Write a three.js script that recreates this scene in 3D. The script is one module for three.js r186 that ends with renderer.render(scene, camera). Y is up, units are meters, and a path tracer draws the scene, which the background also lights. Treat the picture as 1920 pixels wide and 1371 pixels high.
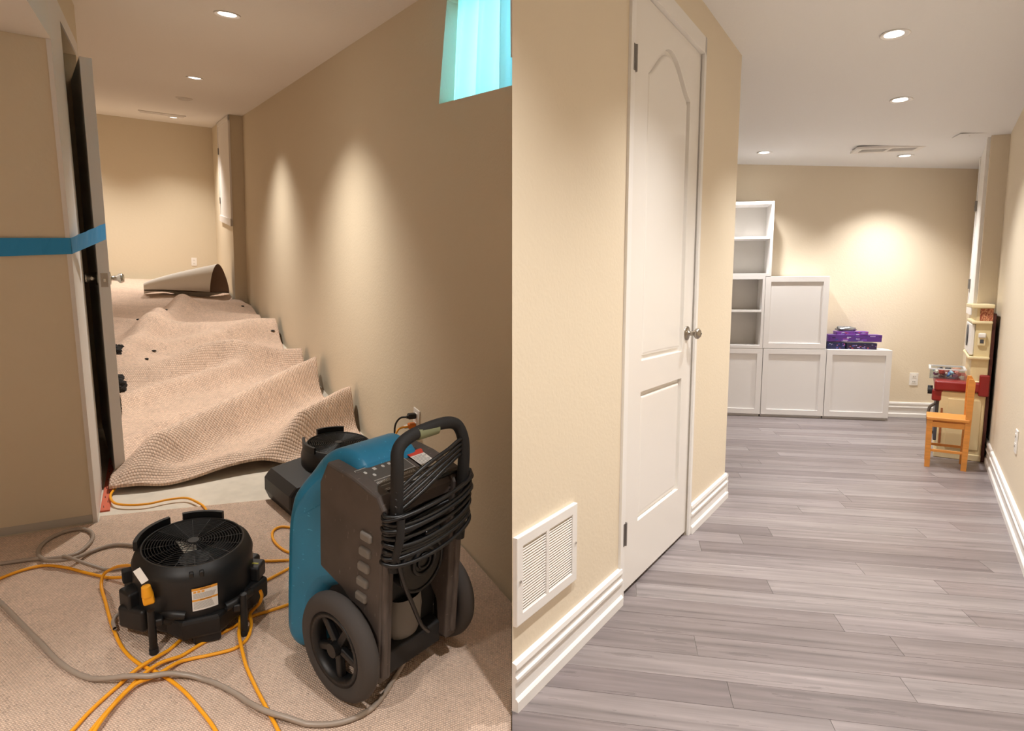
import * as THREE from 'three';
import { RoundedBoxGeometry } from 'three/addons/geometries/RoundedBoxGeometry.js';
import { mergeGeometries, mergeVertices } from 'three/addons/utils/BufferGeometryUtils.js';

// ---------------------------------------------------------------- camera, sky, exposure
const scene = new THREE.Scene();
const FOC = 1150, CX = 960, CY = 685.5;
const EYE_R = 1.13, EYE_L = 1.35;                       // eye height over the vinyl floor and over the carpeted ramp
const PITCH = Math.atan((CY - 552) / FOC);
const camera = new THREE.PerspectiveCamera(2 * Math.atan(685.5 / FOC) * 180 / Math.PI, 1920 / 1371, 0.05, 100);
camera.position.set(0, EYE_R, 0);
camera.rotation.x = -PITCH;
scene.background = new THREE.Color().setRGB(4.0, 7.6, 10.4);   // bright blue daylight, seen only through the basement window
const renderer = new THREE.WebGLRenderer({ antialias: true });
renderer.toneMapping = THREE.LinearToneMapping;
renderer.toneMappingExposure = 1.0;
renderer.shadowMap.enabled = true;
const LAMP_LEFT = 13.2, LAMP_NEAR = 12.5, LAMP_RIGHT = 11;                // candela of the recessed lamps in each corridor
const WARM_LEFT = new THREE.Color().setRGB(1, 0.945, 0.88), WARM_RIGHT = new THREE.Color().setRGB(1, 0.98, 0.965);

// ---------------------------------------------------------------- survey helpers (two rooms, each with its own level)
const V = (x, y, z) => new THREE.Vector3(x, y, z);
const camDir = (u, v) => V((u - CX) / FOC, -(v - CY) / FOC, -1);
const RW = new THREE.Matrix4().makeRotationX(-PITCH);
const fw = camDir(264, 343).normalize();                 // axis of the carpeted corridor
let upL = V(360, 5341 - CY - 55.5, FOC).normalize(); upL.addScaledVector(fw, -upL.dot(fw)).normalize();
const rtL = fw.clone().cross(upL);
const BL = new THREE.Matrix4().makeBasis(rtL, upL, fw.clone().negate());   // left room axes in the camera's frame
const BLi = BL.clone().invert();
const ML = new THREE.Matrix4().makeTranslation(0, EYE_R, 0).multiply(RW).multiply(BL).multiply(new THREE.Matrix4().makeTranslation(0, -EYE_L, 0));
const MLi = ML.clone().invert();
const rayR = (u, v) => camDir(u, v).applyMatrix4(RW), rayL = (u, v) => camDir(u, v).applyMatrix4(BLi);
const onY = (ray, eye) => (u, v, y = 0) => { const d = ray(u, v); return d.multiplyScalar((y - eye) / d.y).add(V(0, eye, 0)); };
const fR = onY(rayR, EYE_R), fL = onY(rayL, EYE_L);
const onPlane = (ray, eye, a, n) => (u, v) => { const d = ray(u, v), o = V(0, eye, 0); return d.multiplyScalar(a.clone().sub(o).dot(n) / d.dot(n)).add(o); };
const xL = x => onPlane(rayL, EYE_L, V(x, 0, 0), V(1, 0, 0)), zL = z => onPlane(rayL, EYE_L, V(0, 0, z), V(0, 0, 1));

let seed = 12345;
const rnd = () => { seed = (seed * 1664525 + 1013904223) >>> 0; return seed / 4294967296; };
const rr = (a, b) => a + (b - a) * rnd();

// ---------------------------------------------------------------- textures
function hash2(x, y) { let h = (x * 374761393 + y * 668265263) | 0; h = Math.imul(h ^ (h >>> 13), 1274126177); return ((h ^ (h >>> 16)) >>> 0) / 4294967296; }
function vnoise(x, y, px, py) {
  const xi = Math.floor(x), yi = Math.floor(y), fx = x - xi, fy = y - yi, sx = fx * fx * (3 - 2 * fx), sy = fy * fy * (3 - 2 * fy);
  const h = (a, b) => hash2(((a % px) + px) % px, ((b % py) + py) % py);
  return (h(xi, yi) * (1 - sx) + h(xi + 1, yi) * sx) * (1 - sy) + (h(xi, yi + 1) * (1 - sx) + h(xi + 1, yi + 1) * sx) * sy;
}
const fbm = (u, v, px, py, o = 4) => { let s = 0, a = 0.5, n = 0; for (let i = 0; i < o; i++) { s += a * vnoise(u * px, v * py, px, py); n += a; a *= 0.5; px *= 2; py *= 2; } return s / n; };
function dtex(w, h, fn, srgb, repx, repy) {
  const d = new Uint8Array(w * h * 4);
  for (let j = 0; j < h; j++) for (let i = 0; i < w; i++) {
    const c = fn(i / w, j / h), k = (j * w + i) * 4;
    for (let q = 0; q < 3; q++) d[k + q] = Math.max(0, Math.min(255, Array.isArray(c) ? c[q] : c));
    d[k + 3] = 255;
  }
  const t = new THREE.DataTexture(d, w, h, THREE.RGBAFormat);
  t.magFilter = THREE.LinearFilter; t.minFilter = THREE.LinearMipmapLinearFilter; t.generateMipmaps = true;
  t.wrapS = t.wrapT = THREE.RepeatWrapping; if (srgb) t.colorSpace = THREE.SRGBColorSpace;
  t.repeat.set(repx, repy); t.needsUpdate = true; return t;
}
function canvasTex(w, h, draw) {
  const c = document.createElement('canvas'); c.width = w; c.height = h; draw(c.getContext('2d'), w, h);
  const t = new THREE.CanvasTexture(c); t.colorSpace = THREE.SRGBColorSpace; return t;
}
const paintBump = dtex(256, 256, (u, v) => 255 * fbm(u, v, 48, 48, 3), false, 2.5, 2.5);
// looped carpet: rows of yarn loops 8 mm apart
function loops(n, tint) {
  const cell = (u, v) => {
    const y = v * n, r = Math.floor(y), x = u * n + (r % 2) * 0.5, c = Math.floor(x);
    const fx = x - c - 0.5, fy = y - r - 0.5, cc = ((c % n) + n) % n;
    const k = hash2(cc, r + 91), d = Math.hypot(fx * (0.9 + 0.3 * k), fy * 1.05);
    return [Math.max(0, 1 - d * d * 2.6), k];
  };
  const col = (u, v) => {
    const [h, k] = cell(u, v), f = fbm(u, v, 9, 9, 4), g = fbm(u + 0.3, v, 90, 90, 2);
    const s = (0.88 + 0.12 * h) * (0.95 + 0.08 * k) * (0.96 + 0.08 * f) * (0.94 + 0.12 * g) * (k > 0.97 ? 0.92 : 1);
    return tint.map(t => t * s);
  };
  return [dtex(1024, 1024, col, true, 1, 1), dtex(1024, 1024, (u, v) => { const [h, k] = cell(u, v); return 255 * (h * (0.75 + 0.25 * k)); }, false, 1, 1)];
}
const [loopCol, loopBump] = loops(64, [240, 222, 206]);
const woodGrain = dtex(1024, 256, (u, v) => {
  const w = fbm(u, v, 3, 14, 4), g = fbm(u + 0.05 * w, v + 0.02 * w, 6, 90, 3), k = fbm(u, v, 8, 24, 3);
  let s = 0.86 + 0.04 * g + 0.26 * (w - 0.5) + 0.12 * (k - 0.5);
  if (k > 0.70 && g < 0.52) s *= 0.88;
  return [s * 226, s * 220, s * 219];
}, true, 1, 1);
const concreteCol = dtex(512, 512, (u, v) => {
  const a = fbm(u, v, 5, 5, 5), b = fbm(u + 0.4, v + 0.2, 40, 40, 3), s = 0.84 + 0.2 * a + 0.08 * b;
  return [214 * s, 205 * s, 190 * s];
}, true, 0.6, 0.6);
const pineCol = dtex(256, 256, (u, v) => { const s = 0.9 + 0.14 * fbm(u, v, 3, 40, 3); return [232 * s, 176 * s, 106 * s]; }, true, 3, 3);
const scuff = dtex(512, 512, (u, v) => {
  const a = fbm(u, v, 6, 6, 5), b = fbm(u + 0.31, v * 0.7 + 0.1, 60, 24, 3); let s = 0.82 + 0.3 * a; if (b > 0.85) s += 0.35;
  return [84 * s, 75 * s, 70 * s];
}, true, 2, 2);
const scuffBlue = dtex(512, 512, (u, v) => {
  const a = fbm(u, v, 4, 4, 5), b = fbm(u + 0.31, v, 30, 60, 3); const s = 0.9 + 0.18 * a, w = b > 0.85 ? 40 : 0;
  return [30 * s + w, 122 * s + w, 160 * s + w];
}, true, 2, 2);

// ---------------------------------------------------------------- materials
const S = (c, rough = 0.8, o = {}) => new THREE.MeshStandardMaterial({ color: c, roughness: rough, ...o });
const M = {
  wallL: S('#d7c9b0', 0.75, { bumpMap: paintBump, bumpScale: 0.0006 }),
  ceilL: S('#e6e0d8', 0.9, { bumpMap: paintBump, bumpScale: 0.0006 }),
  wallR: S('#e9dbc3', 0.62, { bumpMap: paintBump, bumpScale: 0.0005 }),
  ceilR: S('#f6f6f6', 0.85, { bumpMap: paintBump, bumpScale: 0.0005 }),
  whiteL: S('#e2dcd6', 0.5), whiteR: S('#f3f0ec', 0.42), doorR: new THREE.MeshPhysicalMaterial({ color: '#f4f0ea', roughness: 0.32, clearcoat: 0.35, clearcoatRoughness: 0.18 }),
  concrete: S('#ffffff', 0.9, { map: concreteCol }),
  carpet: S('#f2e6de', 1, { map: loopCol, bumpMap: loopBump, bumpScale: 0.004 }),
  backing: S('#f4efe6', 0.95), foam: S('#8a6f5e', 0.95), under: S('#1a1817', 0.9),
  black: S('#141415', 0.48), blackGloss: S('#0d0d0e', 0.3), blackMat: S('#1b1a1a', 0.75), rubber: S('#413c39', 0.85), cable: S('#0e0e0f', 0.4),
  grille: S('#1d1e20', 0.35), blade: S('#cfc8bb', 0.55),
  grey: S('#ffffff', 0.62, { map: scuff }), blue: S('#ffffff', 0.45, { map: scuffBlue }), fin: S('#77726c', 0.7),
  yellow: S('#f2a51c', 0.45), orange: S('#e0781c', 0.5), hose: S('#9b8d80', 0.4), tape: S('#1f8ecb', 0.55),
  chrome: S('#c9c5bd', 0.22, { metalness: 1 }), nickel: S('#a59c90', 0.3, { metalness: 1 }), steel: S('#8d8a86', 0.35, { metalness: 1 }),
  tack: S('#c8664c', 0.8), paper: S('#ece7df', 0.8), white: S('#f0ece6', 0.5), slot: S('#3b342e', 0.8),
  cabinet: S('#eeebe8', 0.38), cabinetBack: S('#d3cfc9', 0.5), base: S('#2a2625', 0.9), gap: S('#171413', 1),
  cream: S('#e2cfa0', 0.5), creamLt: S('#eddcb0', 0.5), red: S('#8c1f1c', 0.35), brown: S('#4a1c10', 0.6), darkgrey: S('#4b4b50', 0.4),
  pine: S('#f2d3a2', 0.45, { map: pineCol }), purple: S('#5b2f86', 0.4), purpleLt: S('#7a3fa6', 0.4), navy: S('#1c2040', 0.4), bag: S('#8f9094', 0.25, { metalness: 0.6 }),
  clear: new THREE.MeshPhysicalMaterial({ color: '#f2f6f8', roughness: 0.08, transmission: 1, thickness: 0 }),
  lampGlow: S('#ffffff', 0.6, { emissive: new THREE.Color().setRGB(1, 0.93, 0.82), emissiveIntensity: 6 }),
  curtain: new THREE.MeshPhysicalMaterial({ color: new THREE.Color().setRGB(0.50, 0.93, 0.98), roughness: 1, transmission: 0.62, thickness: 0, side: THREE.DoubleSide }),
  glass: new THREE.MeshPhysicalMaterial({ color: '#ffffff', roughness: 0.02, transmission: 1, thickness: 0 }),
};

// ---------------------------------------------------------------- object helpers
const used = {}, LEFT = [];
const numbered = n => { const k = used[n] = (used[n] ?? -1) + 1; return k ? `${n}_${String(k).padStart(3, '0')}` : n; };
function mesh(name, geo, mat, parent) {
  const m = new THREE.Mesh(Array.isArray(geo) ? join(geo) : geo, mat); m.name = name; m.castShadow = m.receiveShadow = true;
  if (parent) parent.add(m); return m;
}
function join(gs) { return mergeGeometries(gs.map(g => { const q = g.index ? g.toNonIndexed() : g.clone(); for (const k of Object.keys(q.attributes)) if (!['position', 'normal', 'uv'].includes(k)) q.deleteAttribute(k); q.morphAttributes = {}; return q; })); }
function put(o, name, label, category, left, { group, kind } = {}) {
  o.name = numbered(name); o.userData.label = label; o.userData.category = category; if (group) o.userData.group = group; if (kind) o.userData.kind = kind;
  scene.add(o); if (left) LEFT.push(o); return o;
}
const thing = (name, label, category, left, pos, turn = 0, opt = {}) => { const g = new THREE.Group(); g.position.copy(pos); g.rotation.y = turn; return put(g, name, label, category, left, opt); };
const solo = (name, geo, mat, label, category, left, opt = {}) => put(mesh(name, geo, mat), name, label, category, left, opt);
const struct = (name, geo, mat, label, category, left) => solo(name, geo, mat, label, category, left, { kind: 'structure' });
const bx = (w, h, d, x = 0, y = 0, z = 0, r = 0, ry = 0) => { const g = r ? new RoundedBoxGeometry(w, h, d, 2, Math.min(r, w / 2.01, h / 2.01, d / 2.01)) : new THREE.BoxGeometry(w, h, d); if (ry) g.rotateY(ry); return g.translate(x, y, z); };
const span = (x0, x1, y0, y1, z0, z1, r = 0) => bx(x1 - x0, y1 - y0, z1 - z0, (x0 + x1) / 2, (y0 + y1) / 2, (z0 + z1) / 2, r);
const cyl = (r0, r1, h, x, y, z, n = 28, ax = 'y') => { const g = new THREE.CylinderGeometry(r0, r1, h, n); if (ax === 'x') g.rotateZ(Math.PI / 2); if (ax === 'z') g.rotateX(Math.PI / 2); return g.translate(x, y, z); };
const tube = (pts, r, n = 80, rad = 8) => new THREE.TubeGeometry(new THREE.CatmullRomCurve3(pts, false, 'centripetal'), n, r, rad, false);
const torus = (R, r, a, b, arc = Math.PI * 2) => new THREE.TorusGeometry(R, r, a, b, arc);
const lathe = (p, n = 48) => new THREE.LatheGeometry(p.map(q => new THREE.Vector2(q[0], q[1])), n);
const shp = pts => { const s = new THREE.Shape(); pts.forEach((p, i) => i ? s.lineTo(p[0], p[1]) : s.moveTo(p[0], p[1])); return s; };
const ext = (pts, depth, bev = 0, holes = [], seg = 2) => { const s = shp(pts); for (const h of holes) s.holes.push(shp(h)); return new THREE.ExtrudeGeometry(s, { depth, bevelEnabled: bev > 0, bevelSize: bev, bevelThickness: bev, bevelSegments: seg, curveSegments: 12 }); };
// floor slab: polygon of [x, z], from y0 to y1
const slab = (pts, y0, y1) => ext(pts.map(p => [p[0], -p[1]]), y1 - y0).rotateX(-Math.PI / 2).translate(0, y0, 0);
// upright slab: plane through floor point A along unit direction e, polygon in (s, y), thickness t away from the room (to the side of n)
function upright(A, e, n, pts, t, holes = []) {
  const z = V(0, 1, 0), g = ext(pts, t, 0, holes);
  const nn = e.clone().cross(z);                         // ext grows along +z = e x y
  if (nn.dot(n) < 0) g.translate(0, 0, -t);
  return g.applyMatrix4(new THREE.Matrix4().makeBasis(e, z, nn).setPosition(A));
}
const rect = (x0, x1, y0, y1) => [[x0, y0], [x1, y0], [x1, y1], [x0, y1]];

// ================================================================= LEFT CORRIDOR (carpet being dried)
const XW = 1.053, YC = 2.184, ZB = fL(300, 228, YC).z, XC = -0.237, ZF = -2.745;
const seamL = t => { const a = V(0, 0, -2.2).applyMatrix4(MLi), q = fL(960, 1120), w = fL(960, 1371); return q.clone().lerp(w, t); };   // where both floors meet
const onSeam = y => { const q = fL(960, 1120, y), w = fL(960, 1371, y), d = w.sub(q); return z => q.clone().addScaledVector(d, (z - q.z) / d.z); };
const s0 = onSeam(0), ZE = 1.7, XE = -2.6, zS = (() => { const a = s0(-1.6), b = s0(-1.5); return -1.6 + 0.1 * (XW - 0.006 - a.x) / (b.x - a.x); })();
struct('floor', slab([[XE, ZE], [s0(ZE).x + 0.03, ZE], [s0(zS).x + 0.03, zS], [XW, zS], [XW, ZB], [-1.3, ZB], [-1.3, -4.0], [XE, -4.0]], -0.06, 0), M.concrete, 'pale bare concrete subfloor showing between the carpet edges', 'floor', true);
{ const sc = y => onSeam(y); const q = sc(YC);
  const ceilZ = -1.96;
  struct('ceiling', slab([[XE, ZE], [q(ZE).x, ZE], [q(ceilZ).x, ceilZ], [XW + 0.1, ceilZ - 0.002], [XW + 0.1, ZB - 0.1], [-1.4, ZB - 0.1], [-1.4, -4.1], [XE, -4.1]], YC, YC + 0.06), M.ceilL, 'dim beige ceiling over the carpeted corridor', 'ceiling', true); }
{ // right wall with the high window
  const P = xL(XW), a = fL(960, 1120), t = onSeam(YC), tz = P(960, 0), b = P(823, 195), c = P(960, 160), d = P(838, 0);
  const slope = (tz.z - c.z) / (tz.y - c.y), near = y => c.z + slope * (y - c.y), winY1 = 2.115;
  const far = y => -8.20, wz = y => b.z + (d.z - b.z) / (d.y - b.y) * (y - b.y);
  // (s = -z)
  const pts = [[-near(0), 0], [-far(0), 0], [-far(YC), YC], [-near(YC), YC], [-near(winY1), winY1], [-wz(winY1), winY1], [-wz(b.y), b.y], [-near(c.y), c.y]];
  struct('wall_right', upright(V(XW, 0, 0), V(0, 0, -1), V(1, 0, 0), pts.map(p => [p[0], p[1]]), 0.1), M.wallL, 'long tan painted wall with the high blue window', 'wall', true);
  // window: frame, glass and translucent blue curtain folds
  const win = thing('window', 'high basement window glowing cyan behind gathered curtain', 'window', true, V(XW, 0, 0), 0, { kind: 'structure' }); win.name = 'window_1';
  const z0 = near(1.9) - 0.0, z1 = wz(1.9);
  const geo = new THREE.PlaneGeometry(1, 1, 120, 6), pa = geo.attributes.position;
  for (let i = 0; i < pa.count; i++) {
    const s = pa.getX(i) + 0.5, h = pa.getY(i) + 0.5, y = b.y - 0.004 + (winY1 - b.y + 0.008) * h, zn = near(y) - 0.004, zf = wz(y) - 0.004, z = zf + (zn - zf) * s;
    const fold = 0.026 * Math.sin(s * 19 + 0.5 * h + 1) + 0.012 * Math.sin(s * 41 + 1.3) + 0.004 * Math.sin(s * 97);
    pa.setXYZ(i, 0.045 + fold, y, z);
  }
  geo.computeVertexNormals(); mesh('curtain', geo, M.curtain, win);
  mesh('pane', span(0.092, 0.096, b.y, winY1, z1 + 0.03, z0 - 0.03), M.glass, win);
}
{ // nose: short plastered end between the two corridor walls
  struct('wall_end', span(0.001, 0.016, -0.05, 2.75, -2.16, -1.60), M.wallR, 'narrow plastered wall end where the two corridors part', 'wall', false);
}
// far pillar with access door, back wall
const PX = xL(0), pf = zL(-8.15), XP = pf(436, 400).x;
struct('wall_pillar', span(XP, XW + 0.1, 0, YC, ZB, -8.15), M.wallL, 'boxed-out tan corner pillar at the far end of the carpeted room', 'wall', true);
struct('wall_back', span(-1.4, XW + 0.1, 0, YC, ZB - 0.1, ZB), M.wallL, 'far tan wall lit by a recessed lamp above the rolled carpet', 'wall', true);
{ // corridor wall on the left with the doorway of the taped door
  const pts = rect(-(ZF), 4.1, 0, YC), hole = rect(3.16, 3.93, 0.0, 1.93);
  struct('wall_left', upright(V(XC, 0, 0), V(0, 0, -1), V(-1, 0, 0), [[-ZF, 0], [3.16, 0], [3.16, 1.93], [3.93, 1.93], [3.93, 0], [4.1, 0], [4.1, YC], [-ZF, YC]], 0.1), M.wallL, 'short corridor wall holding the doorway of the taped door', 'wall', true);
  struct('wall_front', span(XE, XC - 0.1, 0, YC, ZF - 0.1, ZF), M.wallL, 'tan wall facing the room with blue tape across it', 'wall', true);
  struct('wall_closet', [span(-1.4, -1.3, 0, YC, ZB, -4.0), span(-1.4, XC - 0.1, 0, YC, -4.1, -4.0), span(-1.3, -1.2, 0, YC, -4.0, ZF - 0.1)], M.wallL, 'partition around the dark closet behind the taped door', 'wall', true);
  struct('wall_outer', [span(XE - 0.1, XE, -0.06, YC + 0.06, -4.1, ZE), span(XE - 0.1, s0(ZE).x + 0.12, -0.3, YC + 0.3, ZE, ZE + 0.1)], M.wallL, 'walls of the carpeted room behind the viewer', 'wall', true);
  struct('trim_1', [span(XC, XC + 0.006, 0.0, 1.99, -3.15, ZF + 0.004), span(XC - 0.008, XC + 0.006, 0, 1.99, ZF, ZF + 0.006), span(XC, XC + 0.006, 1.93, 1.99, -3.98, -3.15)], M.whiteL, 'white door casing on the corner of the tan wall', 'trim', true);
  const yb = zL(ZF)(60, 68).y;
  struct('ceiling_bulkhead', span(XE, XC + 0.007, yb, YC, ZF + 0.0015, 0.9), M.ceilL, 'lowered beige ceiling box above the taped wall', 'ceiling', true);
}
solo('wall_patch', [span(XE + 0.004, XC - 0.01, 0.0125, 0.045, ZF + 0.0004, ZF + 0.002)], S('#b9b1a6', 0.9), 'grey unpainted strip along the foot of the taped wall', 'wall strip', true, { kind: 'structure' });
{ // closet door, ajar and taped
  const n = fL(237, 893, 0.02), d = thing('door', 'white door standing ajar, held by blue tape', 'door', true, V(XC + 0.012, 0.02, -3.93), 0);
  const far = V(XC + 0.012, 0, -3.93), dirz = n.clone().sub(far).setY(0), len = dirz.length(); d.rotation.y = Math.atan2(dirz.x, dirz.z);
  const topY = onPlane(rayL, EYE_L, n, V(0, 0, 1))(176, 110).y; 
  mesh('leaf', span(-0.042, 0, 0, topY - 0.02, 0, len, 0.002), M.whiteL, d);
  const ky = 0.915, kz = len - 0.06;
  mesh('latch_plate', span(-0.034, -0.008, ky - 0.03, ky + 0.03, len - 0.002, len + 0.002), M.nickel, d);
  mesh('latch_bolt', span(-0.027, -0.015, ky - 0.008, ky + 0.008, len, len + 0.010, 0.003), M.chrome, d);
  for (const [s, x0] of [[1, 0], [-1, -0.042]]) {
    const k = mesh('knob', lathe([[0.0, 0.058], [0.016, 0.056], [0.022, 0.046], [0.021, 0.038], [0.012, 0.03], [0.010, 0.008], [0.028, 0.006], [0.029, 0]], 24), M.chrome, d);
    k.rotation.z = -s * Math.PI / 2; k.position.set(x0, ky, kz);
  }
  for (const y of [0.2, 1.0, 1.72]) mesh('hinge', cyl(0.007, 0.007, 0.08, 0.006, y, 0.0, 10), M.nickel, d);
  d.name = 'door_1'; d.userData.kind = 'structure';
}
{ // blue tape from the wall, round the corner, to the door edge
  const Z = zL(ZF + 0.008), a0 = Z(-60, 446), a1 = Z(-60, 483), b0 = Z(122, 446), b1 = Z(126, 476);
  const D = zL(-3.10), c0 = D(196, 419), c1 = D(198, 449), k0 = V(XC + 0.0075, b0.y, ZF + 0.007), k1 = V(XC + 0.0075, b1.y, ZF + 0.007);
  const strip = (p, q, r, s, n) => { const A = [], I = []; const N = 10; for (let i = 0; i <= N; i++) { const t = i / N, u = p.clone().lerp(q, t), v = r.clone().lerp(s, t); const w = 0.002 * Math.sin(i * 2.1); u.addScaledVector(n, w); for (const o of [0, 0.0012]) for (const P of [u, v]) A.push(P.x + n.x * o, P.y + n.y * o, P.z + n.z * o); } for (let i = 0; i < N; i++) { const k = i * 4; I.push(k + 2, k + 3, k + 6, k + 3, k + 7, k + 6, k, k + 4, k + 1, k + 1, k + 4, k + 5, k, k + 2, k + 4, k + 2, k + 6, k + 4, k + 1, k + 5, k + 3, k + 3, k + 5, k + 7); } const g = new THREE.BufferGeometry(); g.setAttribute('position', new THREE.Float32BufferAttribute(A, 3)); g.setIndex(I); const h = g.toNonIndexed(); h.computeVertexNormals(); h.setAttribute('uv', new THREE.Float32BufferAttribute(new Float32Array(h.attributes.position.count * 2), 2)); return h; };
  const t = thing('masking_tape', 'strip of blue masking tape stretched from wall to door edge', 'tape', true, V(0, 0, 0));
  mesh('tape_strip', strip(a0, k0, a1, k1, V(0, 0, 1)), M.tape, t);
  mesh('tape_strip', strip(k0, c0, k1, c1, V(0.9, 0, 0.4).normalize()), M.tape, t);
}
{ const a = fL(197, 960, 0.0), b = fL(213, 860, 0.0), e = b.clone().sub(a), len = e.length();
  const t = thing('tack_strip', 'reddish wooden carpet tack strip beside the ajar door', 'tack strip', true, a, Math.atan2(-e.x, -e.z));
  mesh('strip', span(-0.017, 0.017, 0, 0.007, -len, 0), M.tack, t);
  for (let i = 0; i < 12; i++) mesh('tack', cyl(0.0008, 0.0022, 0.010, (i % 2 ? 0.006 : -0.006), 0.011, -0.03 - i * len / 12.5, 6), M.steel, t); }

// recessed lamps
function downlight(p, left, label, group, power, tint) {
  const t = thing('recessed_lamp', label, 'lamp', left, p, 0, { group });
  mesh('trim_ring', lathe([[0.046, 0.0], [0.058, -0.005], [0.062, -0.004], [0.062, 0.002], [0.046, 0.002]], 28), left ? M.whiteL : M.whiteR, t);
  mesh('bulb', lathe([[0, -0.005], [0.030, -0.003], [0.047, 0.001]], 24), M.lampGlow, t);
  const l = new THREE.SpotLight(tint, power, 0, 0.95, 1, 2); l.castShadow = true; l.shadow.radius = 1.6; l.shadow.mapSize.set(1024, 1024);
  l.position.set(0, -0.012, 0); l.target.position.set(0, -1, 0); t.add(l); t.add(l.target); return t;
}
const lampsL = [[426, 27, 'recessed ceiling lamp nearest the window wall top, largest in the carpeted corridor'], [365, 146, 'recessed ceiling lamp between the nearest and the farthest in the carpeted corridor'], [325, 220, 'small recessed ceiling lamp above the far wall with rolled carpet']];
const LP = lampsL.map(([u, v]) => fL(u, v, YC));
downlight(V(-0.78, YC, LP[2].z), true, 'recessed ceiling lamp in the far carpeted room hidden behind the ajar door', 'recessed lamps of the carpeted corridor', LAMP_LEFT, WARM_LEFT);
LP.forEach((p, i) => downlight(p, true, lampsL[i][2], 'recessed lamps of the carpeted corridor', LAMP_LEFT, WARM_LEFT));
for (const [x, z] of [[-0.72, -0.78], [-1.85, -0.7]]) downlight(V(x, x < -0.3 ? zL(ZF)(60, 68).y : YC, z), true, 'recessed ceiling lamp above the viewer over the near carpet', 'lamps over the near carpet', LAMP_NEAR, WARM_LEFT);
{ const a = fL(345, 184, YC); const t = thing('smoke_alarm', 'flat round ceiling cover between the far recessed lamps', 'ceiling cover', true, a); mesh('disc', lathe([[0, -0.018], [0.06, -0.016], [0.075, -0.004], [0.075, 0.0]], 28), M.ceilL, t); mesh('rim', torus(0.05, 0.003, 6, 28).rotateX(Math.PI / 2).translate(0, -0.017, 0), M.whiteL, t); }
{ const a = fL(304, 213, YC); const t = thing('ceiling_register', 'thin ceiling air register above the far tan wall', 'vent', true, a); mesh('frame', [span(-0.25, 0.25, -0.008, 0, -0.09, -0.075), span(-0.25, 0.25, -0.008, 0, 0.075, 0.09), span(-0.25, -0.235, -0.008, 0, -0.09, 0.09), span(0.235, 0.25, -0.008, 0, -0.09, 0.09)], M.ceilL, t); for (let i = 0; i < 8; i++) mesh('slat', bx(0.47, 0.002, 0.015, 0, -0.004, -0.065 + i * 0.0186), M.ceilL, t); }
{ // access door on the pillar
  const Q = xL(XP), a = Q(411, 230), b = Q(434, 416), zf = Q(412, 300).z, zn = Q(433, 300).z, y0 = 0.5 * (Q(414, 412).y + Q(433, 418).y), y1 = YC - 0.01;
  const t = thing('access_door', 'narrow white access door on the far corner pillar', 'access door', true, V(XP, 0, 0)); t.userData.kind = 'structure'; t.name = 'door_2';
  mesh('frame', [span(-0.02, 0, y0, y1, zn - 0.05, zn), span(-0.02, 0, y0, y1, zf, zf + 0.05), span(-0.028, 0, y0 - 0.02, y0 + 0.06, zf, zn), span(-0.02, 0, y1 - 0.05, y1, zf, zn)], M.whiteL, t);
  mesh('panel', span(-0.014, 0, y0 + 0.06, y1 - 0.05, zf + 0.05, zn - 0.05), M.whiteL, t);
  for (const y of [y0 + 0.25, y1 - 0.35]) mesh('hinge', span(-0.026, -0.012, y - 0.04, y + 0.04, zf + 0.04, zf + 0.075), M.steel, t);
}
function outletPlate(t, two = true) {   // plate facing +z, centre at the origin
  mesh('plate', bx(0.072, 0.116, 0.006, 0, 0, 0.003, 0.003), M.white, t);
  for (const y of two ? [0.024, -0.024] : [0]) { const r = mesh('receptacle', bx(0.034, two ? 0.030 : 0.06, 0.003, 0, y, 0.0065, 0.001), M.paper, t); mesh('slot', [bx(0.003, 0.010, 0.001, -0.007, y, 0.0083), bx(0.003, 0.010, 0.001, 0.007, y, 0.0083)], M.slot, r); }
}
{ const p = zL(ZB)(364, 491); outletPlate(thing('outlet', 'white wall outlet on the far tan wall above rolled carpet', 'outlet', true, p)); }
const OUT = xL(XW)(782, 789);
outletPlate(thing('outlet', 'white wall outlet behind the dehumidifier with two plugs in it', 'outlet', true, OUT, -Math.PI / 2));

// near carpet, still laid
const TH = 0.012, sT = onSeam(TH);
{ const a = fL(188, 968, TH), b = fL(540, 933, TH), k = (b.z - a.z) / (b.x - a.x), zr = b.z + k * (XW - b.x);
  solo('carpet', slab([[XE + 0.004, ZE - 0.004], [sT(ZE).x - 0.03, ZE - 0.004], [sT(0.7).x - 0.03, 0.7], [sT(0.6).x - 0.001, 0.6], [sT(zS + 0.03).x - 0.0015, zS + 0.03], [XW - 0.010, zS + 0.022], [XW - 0.004, zr], [b.x, b.z], [a.x, a.z], [XC + 0.012, a.z], [XC + 0.012, ZF + 0.012], [XE + 0.004, ZF + 0.012]], 0.0005, TH), M.carpet.clone(), 'beige looped carpet still laid under the fan and dehumidifier', 'carpet', true);
  M.carpetNear = scene.children.at(-1).material; M.carpetNear.map = loopCol.clone(); M.carpetNear.map.repeat.set(2.3, 2.3); M.carpetNear.bumpMap = loopBump.clone(); M.carpetNear.bumpMap.repeat.set(2.3, 2.3); M.carpetNear.bumpScale = 0.003;
}
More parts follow.
